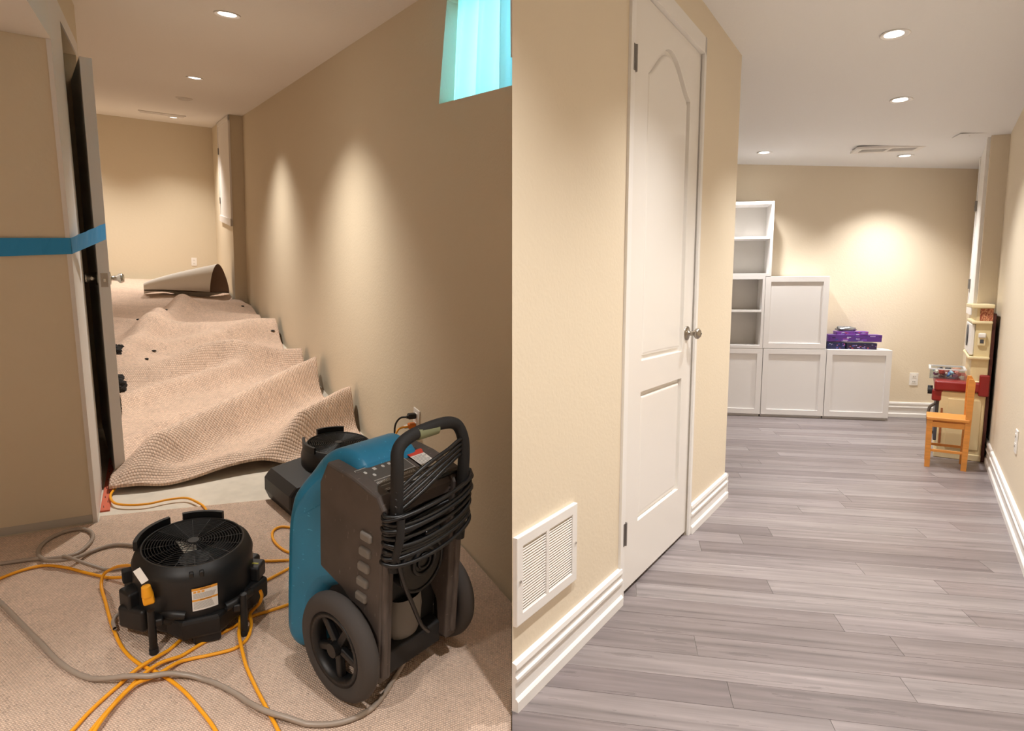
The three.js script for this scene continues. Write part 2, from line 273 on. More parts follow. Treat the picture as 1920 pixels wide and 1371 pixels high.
// rumpled carpet in the corridor
{ const fA = fL(212, 926), fB = fL(545, 880), zRight = -3.0;
  const line = (u0, v0, u1, v1, h, w, w2 = w) => { const a = fL(u0, v0, h * 0.6), b = fL(u1, v1, h * 0.6); const far = v0 < 600 ? 0.65 : v0 < 700 ? 1.15 : 1.25; return { a, b, h: h * far, w: w * 0.7, w2 }; };
  const ridges = [
    line(395, 893, 655, 772, 0.17, 0.10), line(250, 905, 400, 880, 0.05, 0.07), line(290, 850, 605, 702, 0.17, 0.13), line(225, 760, 420, 712, 0.10, 0.13), line(232, 712, 420, 694, 0.11, 0.18), line(400, 690, 575, 678, 0.13, 0.17),
    line(310, 655, 430, 640, 0.10, 0.18), line(310, 628, 515, 622, 0.15, 0.25), line(228, 672, 340, 585, 0.13, 0.2), line(345, 583, 420, 580, 0.12, 0.3), line(400, 590, 490, 600, 0.12, 0.25), line(214, 545, 420, 575, 0.07, 0.4), line(215, 610, 300, 622, 0.08, 0.25), line(400, 552, 445, 560, 0.05, 0.3),
    line(330, 800, 470, 760, -0.03, 0.12), line(245, 840, 330, 800, 0.06, 0.12), line(470, 855, 600, 800, 0.06, 0.1),
  ];
  const ht = (x, z, s, t) => {
    let h = 0.02 + 0.03 * fbm((x + 2) / 6, (-z) / 12, 18, 30, 3);
    for (const r of ridges) {
      const dx = r.b.x - r.a.x, dz = r.b.z - r.a.z, L = Math.hypot(dx, dz), q = ((x - r.a.x) * dx + (z - r.a.z) * dz) / (L * L), p = ((x - r.a.x) * -dz + (z - r.a.z) * dx) / L;
      const e = q < 0 ? q * L : q > 1 ? (q - 1) * L : 0; const fall = Math.exp(-(e * e) / (0.05 + r.w * 0.2));
      h += r.h * fall * Math.exp(-(p * p) / (2 * r.w * r.w * 0.45)) * (0.75 + 0.25 * Math.min(1, Math.max(0, q)));
    }
    return h;
  };
  const NX = 170, NZ = 420, top = [], uv = [], bot = [], zBk = ZB + 0.15;
  for (let j = 0; j <= NZ; j++) for (let i = 0; i <= NX; i++) {
    const s = i / NX, t = Math.pow(j / NZ, 1.25);
    const zf0 = fA.z + (fB.z - fA.z) * s + 0.03 * Math.sin(s * 9), z = zf0 + (zBk - zf0) * t;
    const xl = z > -4.13 ? fA.x + 0.015 * Math.sin(z * 9) : Math.max(-1.25, fA.x - (-4.13 - z) * 1.5), xr = (z < -8.1 ? XP - 0.02 : XW - 0.03) - 0.02 * fbm(0.2, -z / 10, 2, 40, 2) - 0.03 * Math.max(0, Math.sin(-z * 5));
    const x = xl + (xr - xl) * s;
    let h = ht(x, z, s, t);
    const edge = 1 - Math.min(1, (zf0 - z) / 0.22);           // front edge: laps of the lifted carpet
    const wave = 0.030 * Math.exp(-Math.pow((s - 0.42) / 0.16, 2)) + 0.012 * Math.exp(-Math.pow((s - 0.10) / 0.06, 2));
    h = h * (1 - edge * 0.86) + edge * (0.006 + wave);
    top.push(x, h + 0.012, z); bot.push(x, h, z); uv.push(x * 1.3, -z * 1.3);
  }
  const N1 = NX + 1, I = [], off = top.length / 3;
  for (let j = 0; j < NZ; j++) for (let i = 0; i < NX; i++) { const a = j * N1 + i, b = a + 1, c = a + N1, d = c + 1; I.push(a, b, c, b, d, c, off + a, off + c, off + b, off + b, off + c, off + d); }
  const rim = []; for (let i = 0; i < NX; i++) rim.push([i, i + 1]); for (let j = 0; j < NZ; j++) { rim.push([(j + 1) * N1, j * N1]); rim.push([j * N1 + NX, (j + 1) * N1 + NX]); }
  for (const [a, b] of rim) I.push(a, off + a, b, b, off + a, off + b);
  const g = new THREE.BufferGeometry(); g.setAttribute('position', new THREE.Float32BufferAttribute(top.concat(bot), 3)); g.setAttribute('uv', new THREE.Float32BufferAttribute(uv.concat(uv), 2)); g.setIndex(I); g.computeVertexNormals();
  const c = thing('carpet', 'rumpled beige carpet pulled loose in folds along the corridor', 'carpet', true, V(0, 0, 0)); mesh('carpet_sheet', g, M.carpet, c);
  // curled-over carpet end showing its pale backing
  const a = fL(270, 545, 0.14), b = fL(412, 557, 0.06), N = 60, K = 60, P = [], U = [], T = [];
  const ax = b.clone().sub(a).setY(0), ad = ax.clone().normalize(), fr = V(-ad.z, 0, ad.x);
  for (const o of [0, 0.014]) for (let i = 0; i <= N; i++) for (let k = 0; k <= K; k++) {
    const s = i / N, R = 0.03 + 0.135 * Math.pow(s, 0.8) + o, q = k / K, lip = Math.max(0, 0.22 - q) / 0.22, th = -Math.PI / 2 - Math.max(0, q - 0.22) / 0.78 * (5.3 + 0.4 * s);
    const ctr = a.clone().addScaledVector(ax, s); ctr.y = 0.15 - 0.03 * s + (R - o) + 0.03 * Math.sin(s * 7) * lip;
    const f = -Math.cos(th) * R * -1, out = -lip * 0.10;
    const pp = ctr.addScaledVector(fr, f * 1.0 + out); P.push(pp.x + ad.x * 0.12 * s * Math.sin(q * 5), pp.y + Math.sin(th) * R - 0.05 * lip * lip, pp.z); U.push(s * 3, q * 2);
  }
  const n1 = K + 1, O = (N + 1) * n1; for (let i = 0; i < N; i++) for (let k = 0; k < K; k++) { const q = i * n1 + k; T.push(q, q + 1, q + n1, q + 1, q + n1 + 1, q + n1); const w = q + O; T.push(w, w + n1, w + 1, w + 1, w + n1, w + n1 + 1); }
  const edgeI = []; for (let k = 0; k < K; k++) for (const base of [0, N * n1]) { const q = base + k; edgeI.push(q, q + O, q + 1, q + 1, q + O, q + O + 1); } for (let i = 0; i < N; i++) for (const base of [0, K]) { const q = i * n1 + base; edgeI.push(q, q + n1, q + O, q + n1, q + n1 + O, q + O); }
  const mk = idx => { const g2 = new THREE.BufferGeometry(); g2.setAttribute('position', new THREE.Float32BufferAttribute(P, 3)); g2.setAttribute('uv', new THREE.Float32BufferAttribute(U, 2)); g2.setIndex(idx); const h = g2.toNonIndexed(); return h; };
  const half = T.length / 2; const inn = [], outr = []; for (let i = 0; i < T.length; i += 6) (Math.floor(i / 6) % 2 ? outr : inn).push(...T.slice(i, i + 6));
  const smooth = g2 => { const m = mergeVertices(g2); m.computeVertexNormals(); return m; };
  const cf0 = mesh('turned_end', smooth(mk(outr)), M.backing, c); cf0.userData.label = 'curled carpet end showing white backing'; mesh('pile', smooth(mk(inn)), M.foam, cf0); const eg = mk(edgeI); eg.computeVertexNormals(); mesh('cut_edge', eg, M.foam, cf0);
  // torn black underlay scraps
  const scrap = (u, v, w, h, label, y) => { const p = fL(u, v, y), q = []; for (let i = 0; i < 40; i++) { const sz = rr(0.4, 1) * 0.03; q.push(new THREE.IcosahedronGeometry(sz, 0).scale(1, rr(0.5, 1), 1).rotateY(rr(0, 6)).translate(rr(-w, w), rr(0, h), rr(-0.08, 0.08))); } solo('underlay_scrap', join(q), M.under, label, 'underlay', true).position.copy(p); };
  scrap(404, 533, 0.10, 0.13, 'torn black underlay heaped against the far pillar', 0.12);
  scrap(224, 680, 0.02, 0.12, 'upper torn black underlay peeping past the door edge', 0.06); scrap(227, 760, 0.018, 0.16, 'lower torn black underlay peeping past the door edge', 0.04);
  for (const [u, v] of [[261, 618], [272, 630], [286, 620], [412, 613], [478, 648], [512, 638], [455, 580], [291, 596], [312, 594]]) { const p = fL(u, v, 0.1); const y = ht(p.x, p.z) + 0.014; p.copy(fL(u, v, y)); p.y = ht(p.x, p.z) + 0.016; solo('debris_crumb', new THREE.IcosahedronGeometry(0.014, 1).scale(1.3, 0.5, 1).rotateY(u), M.under, 'dark crumb of torn underlay lying on the rumpled carpet', 'debris', true, { group: 'underlay crumbs on the loose carpet' }).position.copy(p); }
}

// ----- air movers
function fanDrum(t, r, y0, y1) {
  mesh('housing', lathe([[r * 0.80, y0], [r * 1.02, y0 + 0.01], [r * 1.06, y0 + 0.04], [r * 1.04, y1 - 0.07], [r * 1.05, y1 - 0.045], [r * 1.0, y1 - 0.02], [r * 0.93, y1 - 0.012], [r * 0.90, y1], [r * 0.86, y1], [r * 0.85, y1 - 0.02], [r * 0.83, y0 + 0.02]], 64), M.black, t);
  const g = mesh('grille', (() => { const q = []; for (let i = 0; i < 15; i++) q.push(torus(r * (0.12 + 0.05 * i), 0.0013, 5, 64).rotateX(Math.PI / 2).translate(0, y1 - 0.004 + 0.006 * (1 - i / 15), 0)); for (let i = 0; i < 16; i++) { const a = i / 16 * Math.PI * 2; q.push(bx(r * 0.77, 0.002, 0.0022, r * 0.475, y1 - 0.003, 0).rotateY(a)); } return q; })(), M.grille, t);
  mesh('hub', cyl(r * 0.1, r * 0.1, 0.006, 0, y1 + 0.001, 0, 20), M.black, g);
  const f = mesh('fan_wheel', cyl(r * 0.28, r * 0.28, 0.06, 0, y1 - 0.10, 0, 24), M.black, t);
  for (let i = 0; i < 5; i++) { const a = i / 5 * Math.PI * 2 + 0.55; const b = mesh('blade', ext([[0.0, -0.028], [r * 0.55, -0.055], [r * 0.56, 0.035], [0, 0.03]], 0.003), i % 2 ? M.blade : M.black, f); b.rotation.set(-Math.PI / 2 + 0.0, 0, 0); const h = b.geometry.translate(r * 0.24, 0, 0).rotateX(0.5); b.rotation.set(0, 0, 0); h.rotateX(-Math.PI / 2).rotateY(a).translate(0, y1 - 0.085, 0); }
  mesh('motor_plate', cyl(r * 0.84, r * 0.84, 0.006, 0, y0 + 0.03, 0, 40), M.blackMat, t);
}
const arcLug = (r, a0, a1, y0, h) => { const s = new THREE.Shape(); s.absarc(0, 0, r * 1.01, a0, a1, false); s.absarc(0, 0, r * 0.94, a1, a0, true); return new THREE.ExtrudeGeometry(s, { depth: h, bevelEnabled: false, curveSegments: 16 }).rotateX(-Math.PI / 2).translate(0, y0, 0); };
const warnLabel = canvasTex(256, 300, (c, w, h) => {
  c.fillStyle = '#e9e6e0'; c.fillRect(0, 0, w, h); c.fillStyle = '#e8a23a'; c.fillRect(0, 0, w, 34); c.fillRect(0, 148, w, 26);
  c.fillStyle = '#2a2622'; c.font = 'bold 22px sans-serif'; c.textAlign = 'center'; c.fillText('▲ WARNING', w / 2, 26); c.font = 'bold 18px sans-serif'; c.fillText('▲ ADVERTENCIA', w / 2, 168);
  c.fillStyle = '#e8a23a'; for (let i = 0; i < 3; i++) c.fillRect(14 + i * 40, 40, 30, 24); c.fillStyle = '#6b6660'; for (let i = 0; i < 9; i++) { c.fillRect(12, 72 + i * 8, 190 + (i * 37) % 40, 3); c.fillRect(12, 184 + i * 11, 180 + (i * 53) % 50, 4); }
});
const labelMat = S('#ffffff', 0.6, { map: warnLabel });
const FAN = V(0.078, TH + 0.0006, -1.99);
{ const r = 0.215, t = thing('air_mover', 'round black axial fan lying face up with white warning label', 'fan', true, FAN, -0.04); t.scale.set(0.765, 0.87, 0.80);
  fanDrum(t, r, 0.07, 0.285);
  for (const [a0, a1] of [[0.95, 1.75], [2.0, 3.05]]) mesh('rim_lug', arcLug(r, a0, a1, 0.272, 0.034), M.black, t);
  for (const x of [-0.014, 0.022]) mesh('latch', bx(0.016, 0.02, 0.02, x, 0.262, r * 0.97, 0.003), M.blackGloss, t);
  // base with moulded corners
  const sq = [[-0.24, 0.02], [-0.19, 0.10], [-0.10, 0.17], [-0.05, 0.235], [0.07, 0.235], [0.12, 0.18], [0.20, 0.11], [0.25, 0.03], [0.25, -0.06], [0.16, -0.16], [0.08, -0.24], [-0.07, -0.24], [-0.16, -0.16], [-0.24, -0.07]];
  mesh('base', ext(sq.map(p => [p[0], -p[1]]), 0.05, 0.012).rotateX(-Math.PI / 2).translate(0, 0.045, 0), M.black, t);
  for (const [x, z, w, d] of [[-0.20, 0.085, 0.12, 0.10], [0.20, 0.085, 0.12, 0.10], [-0.2, -0.1, 0.1, 0.1], [0.2, -0.1, 0.1, 0.1]]) mesh('corner_pod', bx(w, 0.085, d, x, 0.085, z, 0.014, x * z > 0 ? 0.7 : -0.7), M.black, t);
  mesh('front_skid', bx(0.10, 0.06, 0.05, 0.03, 0.032, 0.215, 0.01), M.black, t);
  for (const [x, z] of [[-0.155, 0.22], [0.165, 0.235], [-0.20, -0.17], [0.2, -0.18]]) { const l = mesh('leg', [cyl(0.013, 0.015, 0.165, x, 0.0825, z, 14), bx(0.045, 0.03, 0.06, x * 0.9, 0.11, z * 0.88, 0.008)], M.black, t); mesh('rubber_tip', cyl(0.0165, 0.0165, 0.02, x, 0.010, z, 14), M.blackMat, l); }
  for (const s of [-1, 1]) mesh('handle_bar', tube([V(0.03 + s * 0.07, 0.12, 0.225), V(0.03 + s * 0.12, 0.125, 0.205), V(0.03 + s * 0.17, 0.115, 0.15)], 0.016, 12, 10), M.black, t);
  const arc = new THREE.CylinderGeometry(r * 1.066, r * 1.068, 0.086, 24, 1, true, -0.20 + 0.13, 0.40); mesh('warning_label', arc.translate(0, 0.176, 0), labelMat, t);
  const cb = mesh('control_box', bx(0.09, 0.06, 0.075, 0.215, 0.155, 0.06, 0.01, -0.5), M.black, t);
  mesh('knob', cyl(0.011, 0.013, 0.018, 0.205, 0.192, 0.055, 16), M.blackGloss, cb); mesh('knob_mark', bx(0.003, 0.002, 0.012, 0.205, 0.2025, 0.055), M.paper, cb); mesh('rating_sticker', bx(0.026, 0.001, 0.010, 0.228, 0.1856, 0.072, 0, -0.5), S('#a8a23a', 0.6), cb);
  mesh('socket_box', bx(0.085, 0.07, 0.075, -0.215, 0.145, 0.07, 0.01, 0.55), M.black, t);
  mesh('cord_bracket', bx(0.05, 0.05, 0.03, -0.235, 0.19, -0.005, 0.006, 0.2), M.blackMat, t);
}
{ const p = fL(634, 921, TH + 0.0006); const r = 0.158, t = thing('air_mover', 'low black fan with side outlet half hidden behind the dehumidifier', 'fan', true, p, 0.25);
  fanDrum(t, r, 0.04, 0.245);
  for (const [a0, a1] of [[0.9, 1.75], [2.5, 3.5]]) mesh('rim_lug', arcLug(r, a0, a1, 0.238, 0.03), M.black, t);
  mesh('snout', ext([[0, 0.012], [-0.27, 0.012], [-0.285, 0.05], [-0.285, 0.10], [-0.26, 0.13], [-0.10, 0.15], [0, 0.16]], 0.24, 0.012).translate(0, 0, -0.12), M.black, t);
  for (const [fx, fz, fh] of [[-0.25, 0.10, 0.03], [-0.25, -0.10, 0.03], [0.1, 0.10, 0.05], [0.1, -0.10, 0.05]]) mesh('foot', bx(0.03, fh, 0.03, fx, fh / 2, fz), M.blackMat, t);
}

// ----- dehumidifier
{ const t = thing('dehumidifier', 'blue and grey portable dehumidifier on two large wheels', 'dehumidifier', true, V(0.607, TH + 0.0006, -1.395), 0.37);
  const W = 0.30;
  // side profile, front is -z: [z, y]
  const greyProf = [[0.0, 0.10], [0.0, 0.60], [-0.02, 0.625], [-0.10, 0.645], [-0.20, 0.665], [-0.26, 0.665], [-0.28, 0.10]];
  const prof = (p, w, bev) => ext(p.map(q => [-q[0], q[1]]), w - 2 * bev, bev, [], 3).rotateY(Math.PI / 2).translate(-w / 2 + bev, 0, 0);
  // rear recess: grey shell built as two side cheeks, core and top
  mesh('core', prof([[-0.07, 0.09], [-0.07, 0.59], [-0.25, 0.60], [-0.25, 0.09]], W - 0.05, 0.004), M.blackMat, t);
  const cheek = [[0.0, 0.09], [0.0, 0.59], [-0.02, 0.615], [-0.12, 0.635], [-0.22, 0.640], [-0.25, 0.58], [-0.25, 0.33], [-0.21, 0.32], [-0.15, 0.305], [-0.09, 0.27], [-0.035, 0.20], [-0.02, 0.09]];
  for (const s of [-1, 1]) {
    const c = mesh('side_panel', prof(cheek, 0.045, 0.008).translate(s * (W / 2 - 0.0225), 0, 0), M.grey, t);
    for (let i = 0; i < 5; i++) mesh('fin', bx(0.028, 0.026, 0.045, s * (W / 2 - 0.004), 0.50 - i * 0.046, -0.050 - 0.004 * i, 0.008).applyMatrix4(new THREE.Matrix4()), M.fin, c);
    mesh('edge_rib', cyl(0.011, 0.011, 0.46, s * (W / 2 - 0.016), 0.33, 0.006, 12), M.grey, c);
  }
  mesh('top_deck', prof([[-0.01, 0.565], [-0.01, 0.59], [-0.03, 0.612], [-0.12, 0.632], [-0.24, 0.638], [-0.24, 0.565]], W - 0.07, 0.004), M.grey, t);
  // blue front shell, a little wider than the body, rounded
  const shell = [[-0.19, 0.33], [-0.215, 0.46], [-0.215, 0.55], [-0.165, 0.60], [-0.175, 0.622], [-0.225, 0.628], [-0.262, 0.605], [-0.300, 0.55], [-0.333, 0.48], [-0.352, 0.40], [-0.358, 0.30], [-0.365, 0.13], [-0.36, 0.06], [-0.335, 0.055], [-0.315, 0.10], [-0.30, 0.22], [-0.26, 0.285]];
  { const sm = new THREE.CatmullRomCurve3(shell.map(q => V(-q[0], q[1], 0)), true, 'centripetal').getPoints(84).slice(0, -1).map(q => [q.x, q.y]);
    const g = ext(sm, W - 0.06, 0.045, [], 6).rotateY(Math.PI / 2).translate(-(W - 0.06) / 2, 0, 0);
    const pa = g.attributes.position; for (let i = 0; i < pa.count; i++) { const z = pa.getZ(i), k = THREE.MathUtils.clamp((-z - 0.20) / 0.14, 0, 1); const hd = THREE.MathUtils.smoothstep(pa.getY(i), 0.50, 0.60); pa.setX(i, pa.getX(i) * (0.83 + 0.23 * k) * (1 - 0.20 * hd)); }
    const m = mergeVertices((g.deleteAttribute('normal'), g)); m.computeVertexNormals(); mesh('front_shell', m, M.blue, t); }
  // console plate with lettering
  const con = canvasTex(640, 360, (c, w, h) => {
    c.fillStyle = '#4c4844'; c.fillRect(0, 0, w, h); c.strokeStyle = '#b9b5ae'; c.lineWidth = 5; c.strokeRect(10, 10, w - 20, h - 20); c.strokeRect(10, 10, w - 20, 190);
    c.fillStyle = '#b9b5ae'; for (const [x, y] of [[90, 70], [150, 130], [330, 60], [470, 130], [540, 60]]) { c.beginPath(); c.arc(x, y, 18, 0, 7); c.fill(); }
    c.fillRect(200, 40, 40, 34); c.fillRect(400, 40, 36, 30); c.font = 'bold 44px sans-serif'; c.textAlign = 'center'; c.fillText('DEHUMIDIFIER CONSOLE', w / 2, 255); c.strokeRect(30, 285, w - 60, 50);
  });
  const tilt = 0.20; const plate = (w, d, x, y, z, m) => new THREE.PlaneGeometry(w, d).rotateX(-Math.PI / 2).rotateX(tilt).translate(x, y, z);
  mesh('console_plate', plate(0.165, 0.115, -0.045, 0.634, -0.085), S('#ffffff', 0.55, { map: con }), t);
  const rl = canvasTex(200, 160, (c, w, h) => { c.fillStyle = '#d8d3cc'; c.fillRect(0, 0, w, h); c.fillStyle = '#c8402c'; c.fillRect(0, 0, w, 40); c.fillStyle = '#8a857e'; for (let i = 0; i < 10; i++) c.fillRect(10, 50 + i * 10, 120 + (i * 41) % 60, 4); });
  mesh('instruction_label', plate(0.06, 0.085, 0.085, 0.637, -0.10), S('#ffffff', 0.6, { map: rl }), t);
  // handle: tubular hoop with a worn green tape patch
  const hp = [V(-0.118, 0.42, 0.020), V(-0.118, 0.60, 0.022), V(-0.118, 0.70, 0.020), V(-0.105, 0.745, 0.006), V(-0.07, 0.765, 0.0), V(0.07, 0.775, 0.0), V(0.108, 0.76, 0.004), V(0.122, 0.72, 0.016), V(0.124, 0.60, 0.022), V(0.124, 0.42, 0.020)];
  mesh('handle', tube(hp, 0.0165, 120, 14), M.blackMat, t);
  mesh('tape_patch', cyl(0.0176, 0.0176, 0.07, -0.005, 0.7695, -0.0005, 16, 'x').applyMatrix4(new THREE.Matrix4().makeRotationZ(0.0)), S('#7d8060', 0.8), t);
  // coiled power cord on the handle
  const coil = mesh('power_cord', (() => { const q = []; for (let k = 0; k < 13; k++) { const y = 0.475 + 0.011 * k + rr(-0.004, 0.004), o = 0.022 + rr(0, 0.02), sag = rr(-0.03, 0.012), P = []; for (let i = 0; i <= 14; i++) { const a = i / 14 * Math.PI * 2; P.push(V((0.14 + o * 0.4) * Math.cos(a), y + 0.06 * Math.cos(a) * 0.3 + sag * Math.abs(Math.sin(a)), 0.020 + (0.025 + o * 0.6) * Math.sin(a))); } q.push(tube(P, 0.0056, 60, 7)); } for (let k = 0; k < 4; k++) q.push(tube([V(-0.13, 0.585 + 0.02 * k, 0.03), V(-0.04, 0.625 + 0.022 * k, 0.035), V(0.05, 0.665 + 0.016 * k, 0.03), V(0.115, 0.68 + 0.014 * k, 0.02), V(0.135, 0.64, 0.01), V(0.12, 0.55, 0.01)], 0.0055, 40, 7)); q.push(tube([V(-0.13, 0.47, 0.045), V(-0.10, 0.38, 0.04), V(-0.06, 0.30, 0.03), V(-0.01, 0.20, 0.02), V(0.04, 0.14, 0.0)], 0.006, 40, 7)); return q; })(), M.cable, t);
  mesh('cord_tie', tube([V(-0.135, 0.44, 0.03), V(-0.13, 0.52, 0.05), V(-0.125, 0.58, 0.046)], 0.011, 20, 8), M.blackMat, coil);
  // blower on the rear face
  const b = mesh('blower', [span(-0.075, 0.085, 0.255, 0.455, -0.075, -0.055, 0.006)], M.black, t);
  mesh('volute', [cyl(0.078, 0.078, 0.045, 0.012, 0.365, -0.035, 36, 'z'), bx(0.06, 0.08, 0.045, 0.055, 0.42, -0.035, 0.008)], M.blackGloss, b);
  mesh('volute_ring', [torus(0.078, 0.005, 8, 36).translate(0.012, 0.365, -0.012), torus(0.040, 0.006, 8, 28).translate(0.02, 0.375, -0.010), torus(0.022, 0.004, 8, 20).translate(0.02, 0.375, -0.010)], M.black, b);
  for (const [x, y] of [[-0.066, 0.44], [-0.066, 0.27], [0.072, 0.445]]) mesh('screw', cyl(0.005, 0.005, 0.006, x, y, -0.053, 10, 'z'), M.paper, b);
  mesh('duct', lathe([[0.045, 0.0], [0.055, 0.03], [0.058, 0.09], [0.052, 0.13]], 20).scale(1, 1, 0.6).translate(0.0, 0.125, -0.06), M.fin, t);
  mesh('lower_tray', span(-0.115, 0.115, 0.055, 0.13, -0.09, -0.02, 0.008), M.blackMat, t);
  mesh('axle', cyl(0.009, 0.009, W + 0.11, 0, 0.155, -0.115, 12, 'x'), M.steel, t);
  for (const s of [-1, 1]) {
    const w = mesh('wheel', torus(0.125, 0.030, 14, 48).scale(1, 1, 0.9).rotateY(Math.PI / 2).translate(s * (W / 2 + 0.035), 0.155, -0.115), M.rubber, t);
    mesh('rim', [lathe([[0.090, -0.02], [0.106, -0.022], [0.106, 0.022], [0.090, 0.02], [0.086, 0], [0.090, -0.02]], 40).rotateZ(Math.PI / 2).translate(s * (W / 2 + 0.035), 0.155, -0.115)], M.black, w);
    mesh('hub', cyl(0.02, 0.022, 0.05, s * (W / 2 + 0.037), 0.155, -0.115, 18, 'x'), M.black, w);
    for (let i = 0; i < 5; i++) { const a = i / 5 * Math.PI * 2 + 0.5; mesh('spoke', bx(0.020, 0.082, 0.022, 0, 0.054, 0, 0.006).rotateX(a).translate(s * (W / 2 + 0.035), 0.155, -0.115), M.black, w); }
  }
}

// ----- cords and hose: runs along the carpet
const laid = [];                                             // samples of the runs already laid: later ones ride over them
const cord = (name, pix, r, mat, label, category) => {
  const pts = pix.map(([u, v, y]) => fL(u, v, TH + r + 0.0006 + (y ?? 0))), c0 = new THREE.CatmullRomCurve3(pts, false, 'centripetal'), P = c0.getSpacedPoints(Math.ceil(c0.getLength() / 0.008));
  const need = P.map(p => { let h = -1; for (const [q, qr] of laid) { const d = Math.hypot(p.x - q.x, p.z - q.z); if (d < r + qr + 0.004 && Math.abs(q.y - p.y) < 0.03) h = Math.max(h, q.y + r + qr + 0.001); } return h; });
  const Q = P.map((p, i) => { let y = p.y; for (let k = Math.max(0, i - 16); k < Math.min(P.length, i + 17); k++) if (need[k] > 0) y = Math.max(y, need[k] - Math.pow(Math.abs(k - i) / 16, 1.6) * 0.03); return V(p.x, Math.max(y, TH + r + 0.0006), p.z); });
  for (const q of Q) laid.push([q, r]);
  const t = thing(name, label, category, true, V(0, 0, 0)); mesh('cable', tube(Q, r, Q.length, 8), mat, t); return t;
};
const CR = 0.0052;
cord('extension_cord', [[-60, 1112], [0, 1085], [40, 1070], [80, 1061], [120, 1064], [160, 1074], [200, 1083], [245, 1082, 0.02], [275, 1080, 0.05]], CR, M.yellow, 'yellow cord coming in from the left edge to the round fan', 'cord');
{ const t = cord('extension_cord', [[430, 1420], [403, 1368], [378, 1334], [340, 1292], [300, 1264], [261, 1245], [233, 1220], [212, 1178], [198, 1130], [190, 1095, 0.01], [194, 1078, 0.03], [212, 1066, 0.06], [232, 1061, 0.11], [250, 1062, 0.16], [258, 1068, 0.19]], CR, M.yellow, 'yellow cord looping from the fan plug down across the carpet', 'cord');
  const p = fL(262, 1088, 0.125), q = fL(275, 1118, 0.125); const d = q.clone().sub(p), k = p.clone().lerp(q, 0.5);
  const plug = mesh('plug', [cyl(0.012, 0.016, 0.03, 0, 0.0, 0, 14), bx(0.03, 0.03, 0.024, 0, -0.028, 0, 0.006)], M.yellow, t); plug.position.copy(zL(-1.845)(275, 1108)); plug.rotation.z = 0.1;
  const tag = mesh('tag', bx(0.020, 0.045, 0.003, 0, 0, 0, 0.001), M.paper, t); tag.position.copy(zL(-1.85)(264, 1080)); tag.rotation.set(-0.4, -0.1, 0.45); }
cord('extension_cord', [[100, 1405], [135, 1371], [165, 1338], [200, 1305], [230, 1280], [262, 1258], [290, 1240], [318, 1218], [347, 1192], [362, 1176], [380, 1150]], CR, M.yellow, 'yellow cord running diagonally from lower left under the fan front', 'cord');
cord('extension_cord', [[140, 1410], [170, 1371], [205, 1330], [240, 1293], [270, 1270], [300, 1250], [337, 1232], [380, 1206], [430, 1180], [455, 1166], [476, 1155], [510, 1144], [545, 1132], [600, 1105]], CR, M.yellow, 'yellow cord running under the fan towards the dehumidifier wheel', 'cord');
cord('extension_cord', [[150, 1418], [182, 1371], [215, 1328], [255, 1290], [300, 1262, 0.012], [345, 1240], [391, 1229], [440, 1216], [461, 1201], [471, 1178], [470, 1150, 0.01], [486, 1132, 0.05], [491, 1117, 0.09], [488, 1108, 0.11]], CR, M.yellow, 'yellow cord curling up to the control box of the round fan', 'cord');
cord('extension_cord', [[545, 1420], [522, 1371], [505, 1338], [480, 1290], [462, 1250], [453, 1215, 0.014], [448, 1188, 0.014], [450, 1165, 0.004], [440, 1140]], CR, M.yellow, 'yellow cord dropping from the fan leg to the bottom edge', 'cord');
cord('extension_cord', [[430, 1046], [465, 1050], [500, 1052], [545, 1050], [600, 1045]], CR, M.yellow, 'short yellow cord stretched straight between fan and blue shell', 'cord');
cord('extension_cord', [[455, 1112], [491, 1093], [510, 1083], [540, 1067], [570, 1050], [565, 1040], [540, 1035], [522, 1024], [511, 1008], [513, 995], [526, 988], [550, 990], [590, 1000]], CR, M.yellow, 'yellow cord bent into a loop beside the blue shell', 'cord');
cord('extension_cord', [[216, 915], [207, 930], [216, 944], [240, 947], [277, 945], [315, 937], [348, 934], [368, 941], [383, 951], [390, 966], [392, 990]], CR, M.yellow, 'yellow cord crossing the bare concrete strip behind the fan', 'cord');
cord('drain_hose', [[-60, 1085], [0, 1130], [30, 1160], [70, 1200], [115, 1245], [150, 1266], [190, 1276, 0.004], [230, 1274, 0.012], [280, 1268, 0.022], [330, 1265, 0.012], [380, 1274], [440, 1300], [490, 1334, 0.004], [540, 1352], [600, 1359], [650, 1352], [695, 1330], [722, 1300], [742, 1268], [760, 1236, 0.03], [778, 1196, 0.07]], 0.0075, M.hose, 'long grey-brown drain hose sweeping across carpet to the dehumidifier', 'hose');
cord('drain_hose', [[-60, 1063], [0, 1057], [60, 1049], [100, 1047], [140, 1040], [165, 1022], [174, 1006], [168, 996], [150, 992], [120, 998], [90, 1012], [73, 1030], [75, 1046], [95, 1052, 0.016], [135, 1048, 0.016], [175, 1033], [215, 1022], [255, 1024], [300, 1030]], 0.007, M.hose, 'grey-brown hose coiled in a loop by the tan wall', 'hose');
cord('drain_hose', [[120, 1058, 0], [155, 1066], [190, 1068, 0], [225, 1066], [260, 1052], [300, 1040]], 0.006, M.hose, 'thin grey-brown hose trailing behind the incoming yellow cord', 'hose');
cord('drain_hose', [[216, 1185], [213, 1170], [222, 1158], [245, 1156], [290, 1160]], 0.006, M.hose, 'short grey-brown hose bend left of the round fan', 'hose');
